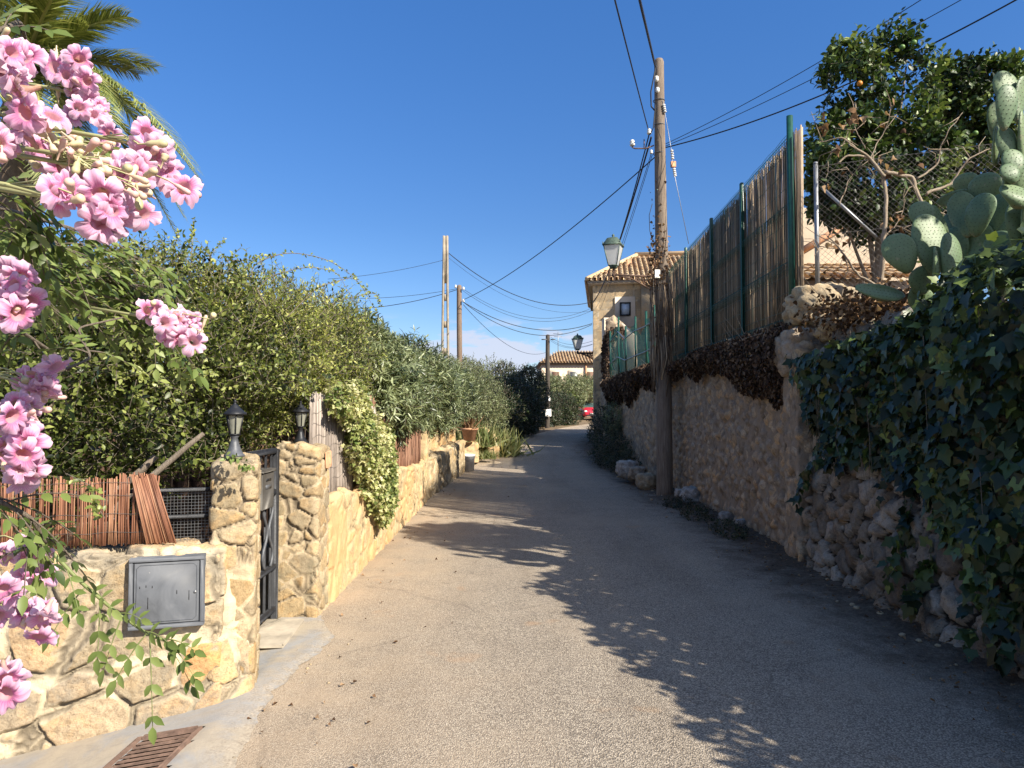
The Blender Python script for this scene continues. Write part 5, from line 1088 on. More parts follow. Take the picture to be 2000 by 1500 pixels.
while k * p_ < Lc:
    s_ = k * p_
    for sg in (1, -1):
        z0_, z1_ = 0., H_; a0, a1 = (s_, s_ + H_) if sg == 1 else (s_ + H_, s_)
        ts = [0., 1.]; lo_, hi_ = 0., 1.
        da = a1 - a0
        for bound in (0, Lc):
            tt = (bound - a0) / da
            if (bound == 0) == (da > 0): lo_ = max(lo_, tt)
            else: hi_ = min(hi_, tt)
        if hi_ > lo_: bb.tube([cl(a0 + da * lo_, H_ * lo_), cl(a0 + da * hi_, H_ * hi_)], .0013, 4, cap=False)
    k += 1
for z in (0, H_ * .5, H_): bb.tube([cl(0, z), cl(Lc, z)], .003, 4, cap=False)
bb.done('wire_mesh', MAT['wire'], root)

# ------------------------------------------------------------------ citrus trees
mor = plain('orange_peel', (.55, .22, .03), .45, var=.1, bump=.1); mgf = plain('green_citrus', (.12, .22, .05), .45, var=.15, bump=.1)
def Pq(px, py, D): return tuple(P(px, py, D))
def citrus(label, bl, ns, base, trunks, fruits):
    root = bush('citrus_tree', label, 'tree', bl, ns, 'ovate', 8, .12, .25, LM['citrus'], base, trunks, group='citrus trees on the raised garden', lump=.45, fill=.18, spread=1.0, upb=.2, gapth=-.24, cull=.4, clump=2.4)
    for (px, py, D, o_) in fruits:
        c_ = P(px, py, D); bb = B(); t = np.linspace(0, math.pi, 12); bb.lathe(tuple(c_), [(.037 * math.sin(q), -.035 * math.cos(q)) for q in t], 16); bb.done('orange' if o_ else 'green_fruit', mor if o_ else mgf, root)
citrus('dark leafy citrus tree with one ripe orange, behind the chain-link fence',
       [(Pq(1720, 330, 9.6), (.85, .8, .95)), (Pq(1660, 170, 9.6), (.42, .5, .5)), (Pq(1760, 190, 9.8), (.5, .5, .62)), (Pq(1640, 370, 9.3), (.36, .5, .42)), (Pq(1750, 90, 9.8), (.28, .3, .28)), (Pq(1650, 110, 9.6), (.2, .22, .22)), (Pq(1800, 400, 9.4), (.45, .5, .5)), (Pq(1615, 330, 9.5), (.2, .3, .2)), (Pq(1710, 370, 9.2), (.7, .6, .42)), (Pq(1650, 290, 9.3), (.42, .5, .5)), (Pq(1790, 300, 9.3), (.45, .5, .5))],
       2600, (5.0, 9.6, 2.3), [([(5.0, 9.6, 2.2), (4.95, 9.6, 3.2), Pq(1725, 330, 9.6)], .07, .04), ([(4.95, 9.6, 3.2), Pq(1670, 200, 9.6)], .04, .012), ([(4.95, 9.6, 3.2), Pq(1770, 130, 9.7)], .04, .012), ([(4.95, 9.6, 3.0), Pq(1640, 400, 9.4)], .03, .012)],
       [(1679, 163, 9.15, 1), (1743, 157, 9.3, 0), (1762, 92, 9.4, 0), (1785, 83, 9.4, 0), (1628, 404, 8.9, 0), (1700, 305, 8.9, 0)])
citrus('second citrus tree, lower and broader, just left of the tall prickly pear',
       [(Pq(1895, 190, 10.4), (.62, .6, .5)), (Pq(1925, 320, 10.4), (.42, .6, .7)), (Pq(1855, 160, 10.4), (.35, .4, .3)), (Pq(1930, 170, 10.6), (.3, .4, .4))],
       1500, (6.8, 10.4, 2.3), [([(6.4, 10.4, 2.2), (6.45, 10.4, 3.6), Pq(1845, 200, 10.4)], .06, .02), ([(6.45, 10.4, 3.3), Pq(1920, 250, 10.4)], .04, .015)], [(1905, 260, 9.8, 0)])
citrus('added unseen citrus tree past the right edge, placed to dapple the lane with shade', [((5.3, 4.5, 5.5), (.75, .75, .45)), ((4.9, 4.9, 4.9), (.5, .5, .4))], 900, (5.4, 4.5, 2.2), [([(5.4, 4.5, 2.0), (5.35, 4.5, 3.8), (5.3, 4.5, 5.4)], .06, .03)], [])  # out-of-view tree added to cast the dappled shadow across the lane
# dry vine branches
root = thing('dry_vine', 'leafless twisted vine branches on the chain-link fence below the citrus tree', 'vine', Pq(1720, 600, 7.3)); 
vp = [([(1720, 600), (1722, 540), (1728, 450), (1730, 350), (1700, 310), (1660, 300), (1630, 320)], .038, .01), ([(1728, 345), (1700, 310), (1680, 290), (1640, 270), (1600, 280)], .026, .006), ([(1730, 335), (1780, 345), (1800, 400), (1790, 440), (1830, 480)], .030, .018),
      ([(1790, 350), (1830, 320), (1850, 260), (1880, 220)], .015, .004), ([(1810, 380), (1860, 360), (1890, 310), (1960, 280)], .022, .006), ([(1700, 310), (1720, 270), (1735, 230), (1740, 200)], .010, .003), ([(1690, 290), (1670, 250), (1668, 215)], .008, .003),
      ([(1720, 560), (1680, 540), (1640, 490), (1615, 460)], .020, .008), ([(1720, 570), (1670, 570), (1620, 590), (1600, 600)], .016, .006), ([(1650, 490), (1600, 480), (1590, 500)], .010, .004), ([(1640, 400), (1660, 350), (1690, 310)], .008, .004), ([(1725, 470), (1760, 420), (1770, 360)], .008, .003), ([(1800, 400), (1850, 420), (1870, 400)], .012, .005), ([(1650, 280), (1620, 300), (1612, 350)], .006, .003), ([(1690, 570), (1650, 600), (1640, 640)], .012, .006)]
for pts, r0, r1 in vp:
    r0 *= .72; r1 *= .7
    bb = B(); D = 7.25 + random.uniform(-.15, .1); q = np.array([Pq(x, y, D + .05 * math.sin(i * 2)) for i, (x, y) in enumerate(pts)]); m_ = len(pts) * 8; t = np.linspace(0, len(q) - 1, m_); sm = np.stack([np.interp(t, np.arange(len(q)), q[:, i]) for i in range(3)], 1)
    for _ in range(3): sm[1:-1] = (sm[:-2] + 2 * sm[1:-1] + sm[2:]) / 4
    sm[1:-1] += np.stack([fbm(sm[1:-1] * 6, 3, 1), fbm(sm[1:-1] * 6, 3, 2), fbm(sm[1:-1] * 6, 3, 3)], 1) * .03
    bb.tube(sm, np.linspace(r0, r1, m_) * (1 + .25 * fbm(sm * 15, 3, 4)), 8)
    for _ in range(5):
        i = random.randrange(3, m_ - 1); a_ = Vector(sm[i]); d = Vector((random.gauss(0, 1), random.gauss(0, .4), random.gauss(.3, .8))).normalized(); l = random.uniform(.12, .35); bb.tube([a_, a_ + d * l * .5 + Vector((0, 0, .02)), a_ + d * l + Vector((random.gauss(0, .05), 0, random.gauss(0, .05)))], [.006, .004, .002], 5)
    bb.done('branch', MAT['deadwood'], root)
bb = B(); n = 55; cs = [(1617, 290), (1610, 240), (1665, 235), (1735, 230), (1620, 350), (1725, 310), (1700, 560), (1720, 540), (1640, 480), (1790, 330), (1740, 430)]
p = np.array([Pq(*random.choice(cs), 7.2) for _ in range(n)]) + rng.normal(0, .06, (n, 3)); add_leaves(bb, 'dead', p, nrm(rdir(n) + np.array([0, 0, -1.])), rdir(n), rng.uniform(.05, .10, n), rng.random(n)); bb.done('dead_leaves', LM['deadbrown'], root, smooth=False)

# ------------------------------------------------------------------ prickly pears
mp_ = M_('cactus_skin'); n = mp_.noise(7, 5); c = mp_.ramp(n, [(.3, (.065, .115, .06)), (.55, (.11, .17, .09)), (.72, (.17, .23, .12))]); dots = mp_.vor(36, 'F1', rnd=.55); oi = mp_.N.new('ShaderNodeObjectInfo'); c = mp_.mix(mp_.rng(oi.outputs['Random'], 0, 1, 0, .45), c, (.20, .25, .11)); c = mp_.mix(mp_.math('MULTIPLY', mp_.rng(mp_.attr('tt'), .22, .04), mp_.rng(mp_.noise(14, 5), .35, .6)), c, (.22, .17, .11)); c = mp_.mix(mp_.attr('sp'), c, (.05, .04, .025)); c = mp_.mix(mp_.rng(mp_.noise(18, 6, .7), .62, .7, 0, .6), c, (.32, .27, .18))
mp_.set(Base_Color=c, Roughness=.5, Specular_IOR_Level=.35); mp_.bump(mp_.math('ADD', mp_.rng(dots, .30, .05), mp_.math('MULTIPLY', mp_.noise(30, 4), .6)), .18, .01); MAT['cactus'] = mp_.m
def pad(root, px, py, w_, h_, rot, D, yaw=0.0, pitch=0.0, th=.06):
    yaw *= .75; w_ *= 1.12; h_ *= 1.08
    W_ = w_ * D / F_PX / 2; H2 = h_ * D / F_PX / 2; th = max(.018, th * .55 * min(1, W_ / .12)); nu, nv = 22, 26; V = []
    C = P(px, py, D); M3 = Matrix.Rotation(yaw, 3, 'Z') @ Matrix.Rotation(pitch, 3, 'X') @ Matrix.Rotation(R(rot), 3, 'Y')
    for i in range(nu):
        a = math.pi * i / (nu - 1); t = -math.cos(a)
        for j in range(nv):
            q = 2 * math.pi * j / nv; ww = math.sin(a) * W_ * (1 + .16 * t) * (1 - .12 * (1 - t) ** 2 * .5); rr = 1 + .03 * math.sin(q * 3 + a * 4 + px)
            v = Vector((ww * math.cos(q) * rr, th * math.sin(a) ** .6 * math.sin(q) * (1.1 - .35 * t) + .03 * math.sin(t * 1.7 + px) * (W_ / .15), H2 * t)); V.append(tuple(C + M3 @ v))
    bb = B(); i = np.arange(nu - 1)[:, None] * nv; j = np.arange(nv)[None]; k = (j + 1) % nv; bb.add(V, np.stack([i + j, i + k, i + nv + k, i + nv + j], -1).reshape(-1, 4), sp=0, tt=np.repeat(np.linspace(0, 1, nu), nv))
    row = 0; tq = -.88
    while tq < .93:   # areoles with a short spine, in offset rows
        a = math.acos(-tq); ww = math.sin(a) * W_ * (1 + .16 * tq) * (1 - .12 * (1 - tq) ** 2 * .5); x = -ww * .9 + (row % 2) * .016
        while x < ww * .92:
            cq = x / ww
            for sg in (-1, 1):
                q = math.acos(max(-1, min(1, cq))) * sg; rr = 1 + .03 * math.sin(q * 3 + a * 4 + px)
                v = Vector((x * rr, th * math.sin(a) ** .6 * math.sin(q) * (1.1 - .35 * tq) + .03 * math.sin(tq * 1.7 + px) * (W_ / .15), H2 * tq)); c_ = C + M3 @ v; nn = (M3 @ Vector((0, sg, .1))).normalized()
                u1 = nn.orthogonal().normalized() * .0042; u2 = nn.cross(u1.normalized()) * .0042; e_ = c_ - nn * .002
                bb.add([e_ + u1, e_ + u2, e_ - u1, e_ - u2, c_ + nn * .007], np.array([(0, 1, 4), (1, 2, 4), (2, 3, 4), (3, 0, 4)]), sp=1, tt=.5)
            x += .032
        tq += .028 / H2; row += 1
    return bb.done('pad', MAT['cactus'], root)
root = thing('prickly_pear', 'prickly pear with grey-green pads leaning out over the wall beside the dead leaves', 'cactus', Pq(1830, 600, 5.6))
for a in [(1815, 480, 70, 120, -3, 5.5, .15), (1758, 496, 58, 78, -22, 5.45, -.25), (1852, 506, 56, 98, 8, 5.35, .55), (1826, 520, 26, 70, -14, 5.3, 1.1), (1802, 425, 46, 62, -18, 5.7, -.1), (1800, 548, 52, 52, -20, 5.5, .2), (1835, 430, 30, 60, -35, 5.75, .7), (1722, 572, 95, 34, 8, 5.6, .1), (1800, 585, 60, 40, 20, 5.6, .3), (1868, 590, 34, 70, -40, 5.3, .5)]: pad(root, *a)
root = thing('prickly_pear', 'dark shaded prickly pear cluster in the middle, behind the ivy crest', 'cactus', Pq(1930, 520, 5.6))
for a in [(1888, 362, 46, 44, 5, 5.9, .1), (1926, 372, 58, 62, 4, 5.7, .8), (1880, 420, 52, 90, -12, 5.75, .9), (1915, 420, 50, 80, 14, 5.5, 1.0), (1950, 430, 56, 100, 20, 5.6, .9), (1862, 388, 60, 24, -8, 5.9, .4), (1905, 480, 60, 90, 0, 5.7, .8), (1950, 500, 60, 90, 10, 5.4, .9), (1985, 450, 60, 90, 15, 5.5, .8), (1990, 520, 60, 80, 5, 5.4, .7), (1870, 480, 45, 70, -10, 5.8, .9), (1900, 395, 56, 80, -4, 5.9, .1), (1935, 400, 60, 90, 8, 5.85, .1), (1895, 460, 60, 90, -6, 5.9, .1), (1935, 470, 60, 90, 5, 5.9, .1), (1968, 420, 56, 90, 10, 5.85, .1), (1970, 490, 60, 90, 0, 5.8, .1), (1860, 450, 44, 70, -20, 5.95, .1), (1905, 530, 60, 80, 0, 5.8, .1), (1950, 540, 60, 80, 0, 5.8, .1)]: pad(root, *a[:6], -1.35)
root = thing('prickly_pear', 'tall sunlit prickly pear with pale stacked pads at the right edge of the photo', 'cactus', Pq(1985, 520, 4.9))
for a in [(1966, 180, 50, 84, -6, 4.9, .1), (1964, 210, 40, 84, 2, 4.75, .0), (1994, 195, 34, 90, 8, 4.85, .6), (1965, 285, 36, 72, -8, 4.85, -.15), (1995, 265, 24, 90, -6, 4.8, .8), (1978, 322, 40, 60, -6, 4.8, -.1), (1945, 285, 34, 70, -10, 5.0, .9), (1972, 340, 36, 40, -20, 4.75, .1), (1985, 385, 72, 48, 10, 4.8, .2), (2005, 330, 60, 90, 5, 4.95, .5), (1965, 350, 50, 60, -20, 5.0, .9), (2030, 260, 60, 100, 5, 4.9, .3), (2020, 430, 60, 100, 0, 4.9, .3), (1950, 240, 40, 80, -10, 5.05, .2), (1990, 330, 50, 90, 4, 4.9, .2), (1990, 440, 60, 90, 0, 5.0, .1)]: pad(root, *a)
root = thing('prickly_pear', 'lone pair of narrow pads hanging down in front of the ivy', 'cactus', Pq(1950, 600, 4.4))
for a in [(1931, 640, 24, 62, -14, 4.45, .3), (1950, 688, 22, 56, -22, 4.4, .5)]: pad(root, *a)

# ------------------------------------------------------------------ tiled roofs, houses
MAT['tile'] = None
m = M_('clay_roof_tile'); c = m.ramp(m.attr('rnd'), [(0, (.36, .22, .12)), (.3, (.50, .33, .18)), (.65, (.60, .44, .26)), (1, (.46, .36, .24))]); c = m.mix(m.rng(m.noise(3, 7, .7), .5, .62, 0, .7), c, (.28, .24, .17)); c = m.mix(m.rng(m.noise(9, 6, .7), .62, .7, 0, .6), c, (.14, .12, .09)); m.set(Base_Color=c, Roughness=.9, Specular_IOR_Level=.15); m.bump(m.noise(30, 5), .4, .01); MAT['tile'] = m.m
def tile_roof(bb, o, u, v, nu, nv, tw_, tl_, inside=None):
    o, u, v = Vector(o), Vector(u).normalized(), Vector(v).normalized(); n = u.cross(v).normalized(); n = n if n.z > 0 else -n; ns = 7
    for i in range(nu):
        for j in range(nv):
            if inside and not inside((i + .5) * tw_, (j + .5) * tl_): continue
            r = random.random(); off = random.gauss(0, .006)
            for conv in (1, 0):
                V = []
                for e, (tt, wf, lift) in enumerate(((-.12, 1.0, .028), (1.0, .82, .0))):
                    for s_ in range(ns):
                        a = math.pi * s_ / (ns - 1)
                        if conv: x = (i + .5) * tw_ - math.cos(a) * tw_ * .36 * wf + off; h = math.sin(a) * tw_ * .34 * wf + .045 + lift
                        else: x = (i + 1) * tw_ - math.cos(a) * tw_ * .36 * wf; h = -math.sin(a) * tw_ * .26 * wf + .045 + lift * .6
                        V.append(tuple(o + u * x + v * ((j + tt) * tl_) + n * h))
                bb.add(V, np.array([(s_, s_ + 1, ns + s_ + 1, ns + s_) for s_ in range(ns - 1)]), rnd=np.clip(r + random.gauss(0, .1), 0, 1))
MAT['house_stone'] = stonemat('ashlar_sandstone', [(.36, .28, .18), (.58, .46, .29), (.42, .32, .20), (.54, .41, .25), (.62, .50, .34)], (.60, .50, .36), stain=(.30, .25, .18), pits=.9, bs=1.5, stain_lo=.46)
MAT['cream_wall'] = plain('cream_render', (.60, .50, .38), .9, var=.12, scale=3, bump=.3)
HX, HY = 3.42, 29.8; HE = P(1156, 556, HY).z; HB = float(gz(HX, HY))
root = thing('stone_house', 'two-storey stone house with a clay tile roof behind the near pole', 'house', (HX, HY, HB))
def wall_into(nm, *a, **k): return wallbox(nm, *a, parent=root, **k)
def H(px, py): return P(px, py, HY)
wall_into('wall', (HX, HY), (HX + 10, HY + .01), .5, HB - .3, HE, .07, rubble((.75, .5, .42), .012, 201, warp=.03, gap=(.0, .05), mort=(.015, .05), jit=.35, fine=.012), MAT['house_stone'], side=1, jag=0, r=.03)
wall_into('side_wall', (HX - .002, HY + .03), (HX + .15, HY + 8), .5, HB - .3, HE - .01, .12, rubble((.5, .75, .42), .012, 205, warp=.03, gap=(.0, .05), mort=(.015, .05), jit=.35, fine=.012), MAT['house_stone'], side=-1, jag=0, r=.03)
bb = B(); bb.box((HX + 4.95, HY + 3.9, HE + .06), (10.35, 8.3, .14), None, .03); bb.done('eaves', MAT['cream_wall'], root)
bb = B(); RIDH = P(1222, 502, HY + 4).z - HE - .2; sl_ = math.hypot(4.2, RIDH); rx_ = P(1222, 502, HY + 4).x - HX
tile_roof(bb, (HX - .25, HY - .3, HE + .12), (1, 0, 0), (0, 4.2, RIDH), 46, int(sl_ / .33), .225, .33, lambda x, y: x > y / sl_ * (rx_ + .25) - .1)
ridL = Vector((HX + rx_, HY + 3.9, HE + .14 + RIDH)); 
vside = (ridL - Vector((HX - .25, HY + 3.9, HE + .12))); ls = vside.length
tile_roof(bb, (HX - .25, HY + 8.1, HE + .12), (0, -1, 0), tuple(vside), 37, int(ls / .33), .225, .33, lambda x, y: abs(x - 4.2) < 4.2 * (1 - y / ls))
rf = bb.done('roof', MAT['tile'], root, smooth=True)
bb = B(); c0 = Vector((HX - .25, HY - .3, HE + .12)); c1 = Vector((HX + 10, HY - .3, HE + .12)); r1_ = Vector((HX + 10, HY + 3.9, ridL.z)); bk0 = Vector((HX - .25, HY + 8.1, HE + .12)); bk1 = Vector((HX + 10, HY + 8.1, HE + .12))
bb.add([c0, c1, r1_, ridL, bk0, bk1], [np.array([(0, 1, 2, 3), (4, 3, 2, 5)]), np.array([(0, 3, 4)])]); bb.done('roof_deck', MAT['tile'], root, smooth=False)
bb = B(); bb.tube([ridL + Vector((-.1, 0, .1)), r1_ + Vector((0, 0, .1))], .11, 8, rnd=.5); bb.tube([c0 + Vector((0, 0, .08)), ridL + Vector((0, 0, .08))], .10, 8, rnd=.6); bb.done('ridge_tiles', MAT['tile'], rf)
# chimney stub, window with surround, small canopy
q = P(1216, 517, HY + 2.2); bb = B(); bb.box((q.x, q.y, q.z - .25), (.22, .22, .9), None, .02); bb.done('chimney', MAT['terracotta'], rf)
wa, wb = H(1210, 592), H(1231, 618); sa, sb = H(1200, 581), H(1240, 640)
bb = B(); bb.box(((sa.x + sb.x) / 2, HY - .03, (sa.z + sb.z) / 2), (sb.x - sa.x, .06, sa.z - sb.z), None, .01); bb.done('window_surround', MAT['cream_wall'], root)
bb = B(); cx, cz, ww, wh = (wa.x + wb.x) / 2, (wa.z + wb.z) / 2, wb.x - wa.x, wa.z - wb.z
for dx, dz, a_, c_ in ((0, wh / 2 - .025, ww, .05), (0, -wh / 2 + .025, ww, .05), (-ww / 2 + .03, 0, .06, wh - .1), (ww / 2 - .03, 0, .06, wh - .1)): bb.box((cx + dx, HY - .075, cz + dz), (a_, .05, c_))
fr = bb.done('window', MAT['black_iron'], root, smooth=False); mgl = M_('window_glass'); mgl.set(Base_Color=(.35, .42, .5), Roughness=.12, Specular_IOR_Level=.7)
bb = B(); bb.box((cx, HY - .066, cz), (ww - .11, .01, wh - .1)); bb.done('pane', mgl.m, fr, smooth=False)
q = H(1243, 566); bb = B(); tile_roof(bb, (q.x, HY - .95, q.z), (1, 0, 0), (0, .95, .32), 12, 3, .225, .33); bb.done('canopy', MAT['tile'], root)
bb = B(); bb.box((q.x + 1.6, HY - .35, q.z - .8 - .15), (2.9, .75, 1.9)); bb.done('bay', MAT['house_stone'], root, smooth=False)
# hidden wing volume added behind the fence so its corner shades the facade
wall_into('wing_wall', (6.2, 25.6), (11, 25.61), 4.0, 1.5, P(1300, 560, 26).z, .15, rubble((.5, .5, .42), .012, 211), MAT['house_stone'], side=1, jag=0)
root.rotation_euler = (0, 0, R(-7.2))
# outside stair with cream parapet
root = thing('stone_staircase', 'stone outside staircase with cream parapet in front of the house, behind the netting', 'staircase', (4.3, 27.5, 2))
bb = B()
for k in range(9): bb.box((4.72 + k * .0, 26.2 + k * .3, 2.3 + k * .1 + .1 * k), (.85, .3, .2 + .0 * k + (2.4 * 0)), None, .02); bb.box((4.72, 26.2 + k * .3, 1.6 + k * .1 + .0), (.84, .298, 1.2 + .2 * k), None, 0)
bb.done('steps', MAT['house_stone'], root, smooth=False)
a_, c_ = P(1190, 625, 28.2), P(1232, 660, 25.6); bb = B(); bb.box(P(1191, 700, 28.2), (.55, .5, 3.2), None, .03); bb.done('parapet_post', MAT['cream_wall'], root)
bb = B(); q0, q1 = P(1197, 618, 28.0), P(1238, 655, 26.0); V = [q0, q1, q1 + Vector((0, 0, -1.5)), q0 + Vector((0, 0, -2.2))]; V += [v + Vector((.12, .05, 0)) for v in V]; bb.add(V, np.array([(0, 3, 2, 1), (4, 5, 6, 7), (0, 1, 5, 4), (1, 2, 6, 5), (2, 3, 7, 6), (3, 0, 4, 7)])); bb.done('parapet', MAT['cream_wall'], root, smooth=False)
# broken wall stub with dead vine beside the house corner
wallbox('wall_stub', (3.55, 26.8), (3.9, 27.6), .4, .2, 4.9, .06, plaster(221, .06), MAT['plaster'], side=-1, jag=.3, label='ragged tall stub of old wall between the house corner and the netting', cat='wall')

# far house
FY = 70.0; fl = P(1052, 708, FY); root = thing('far_house', 'distant peach-walled house with hipped clay roof above the orchard, beyond the bend', 'house', (fl.x, FY, .9))
FZ = fl.z; FW = 12.; mpe = plain('peach_render', (.55, .43, .32), .9, var=.15, scale=1.2, bump=.3)
bb = B(); bb.box((fl.x + .3 + FW / 2, FY + 4.3, (FZ + .5) / 2), (FW, 8, FZ - .5 + .0), None, .02); bb.done('wall', mpe, root, smooth=False)
bb = B(); bb.box((fl.x + .3 + FW / 2, FY + 4.3, FZ - .08), (FW + .5, 8.6, .16)); bb.done('eaves', plain('eave_brown', (.16, .12, .09), .9), root, smooth=False)
rh = P(1092, 686, FY + 4).z - FZ; bb = B(); rxx = 2.2; sl2 = math.hypot(4.2, rh); tile_roof(bb, (fl.x, FY - .1, FZ), (1, 0, 0), (0, 4.2, rh), 42, int(sl2 / .4), .3, .4, lambda x, y: x > y / sl2 * rxx - .1); rf = bb.done('roof', MAT['tile'], root)
bb = B(); o_ = Vector((fl.x, FY - .1, FZ)); bb.add([o_, o_ + Vector((12.6, 0, 0)), o_ + Vector((12.6, 4.2, rh)), o_ + Vector((rxx, 4.2, rh)), o_ + Vector((0, 8.6, 0)), o_ + Vector((12.6, 8.6, 0))], [np.array([(0, 1, 2, 3), (4, 3, 2, 5)]), np.array([(0, 3, 4)])]); bb.done('roof_deck', MAT['tile'], root, smooth=False)
msht = plain('brown_shutter', (.16, .09, .06), .7, bump=0)
for px, col in ((1086, 'b'), (1122, 'g'), (1153, 'b')):
    a_, c_ = P(px - 7, 726, FY), P(px + 7, 752, FY); bb = B(); bb.box(((a_.x + c_.x) / 2, FY + .28, (a_.z + c_.z) / 2), (c_.x - a_.x + .5, .08, a_.z - c_.z + .3)); sr = bb.done('window_surround', MAT['cream_wall'], root, smooth=False)
    bb = B(); bb.box(((a_.x + c_.x) / 2, FY + .21, (a_.z + c_.z) / 2), (c_.x - a_.x, .07, a_.z - c_.z)); bb.done('shutter', msht if col == 'b' else MAT['galv'], root, smooth=False)
q = P(1145, 708, FY); bb = B(); bb.tube([(q.x, FY + .2, 1), (q.x, FY + .2, q.z)], .09, 8); bb.done('drain_pipe', MAT['terracotta'], root)
bb = B(); q = P(1090, 690, FY + 2); bb.tube([q, q + Vector((0, 0, 2.2))], .03, 5); bb.tube([q + Vector((-.5, 0, 2)), q + Vector((.5, 0, 2))], .02, 5); bb.tube([q + Vector((-.4, 0, 1.7)), q + Vector((.4, 0, 1.7))], .02, 5); bb.done('antenna', MAT['galv'], root)
# shed wall with tiled lean-to behind the citrus
SY = 15.0; a_ = P(1560, 405, SY); c_ = P(1800, 405, SY); root = thing('outbuilding', 'beige rendered outbuilding with a tiled lean-to, seen through the chain-link fence', 'building', (a_.x, SY, 2.3))
mbe = plain('beige_render', (.34, .27, .195), .92, var=.16, scale=2.5, bump=.4)
bb = B(); bb.box(((a_.x + c_.x) / 2, SY + 2, (2 + a_.z) / 2), (c_.x - a_.x, 4, a_.z - 2), None, .03); bb.done('wall', mbe, root, smooth=False)
bb = B(); q = P(1555, 545, SY - 1.1); tile_roof(bb, (q.x - .4, SY - 1.1, q.z), (1, 0, 0), (0, 1.1, .45), 14, 4, .2, .30); bb.done('lean_to_roof', MAT['tile'], root)
bb = B(); bb.box((q.x + 1.2, SY - .5, q.z / 2 + 1.0), (2.9, .95, q.z - 2.02)); bb.done('lean_to', mbe, root, smooth=False)
bb = B(); bb.tube([P(1562, 492, SY - .05), P(1645, 443, SY - .05)], .07, 8, rnd=.3); bb.done('verge_tiles', MAT['terracotta'], root)

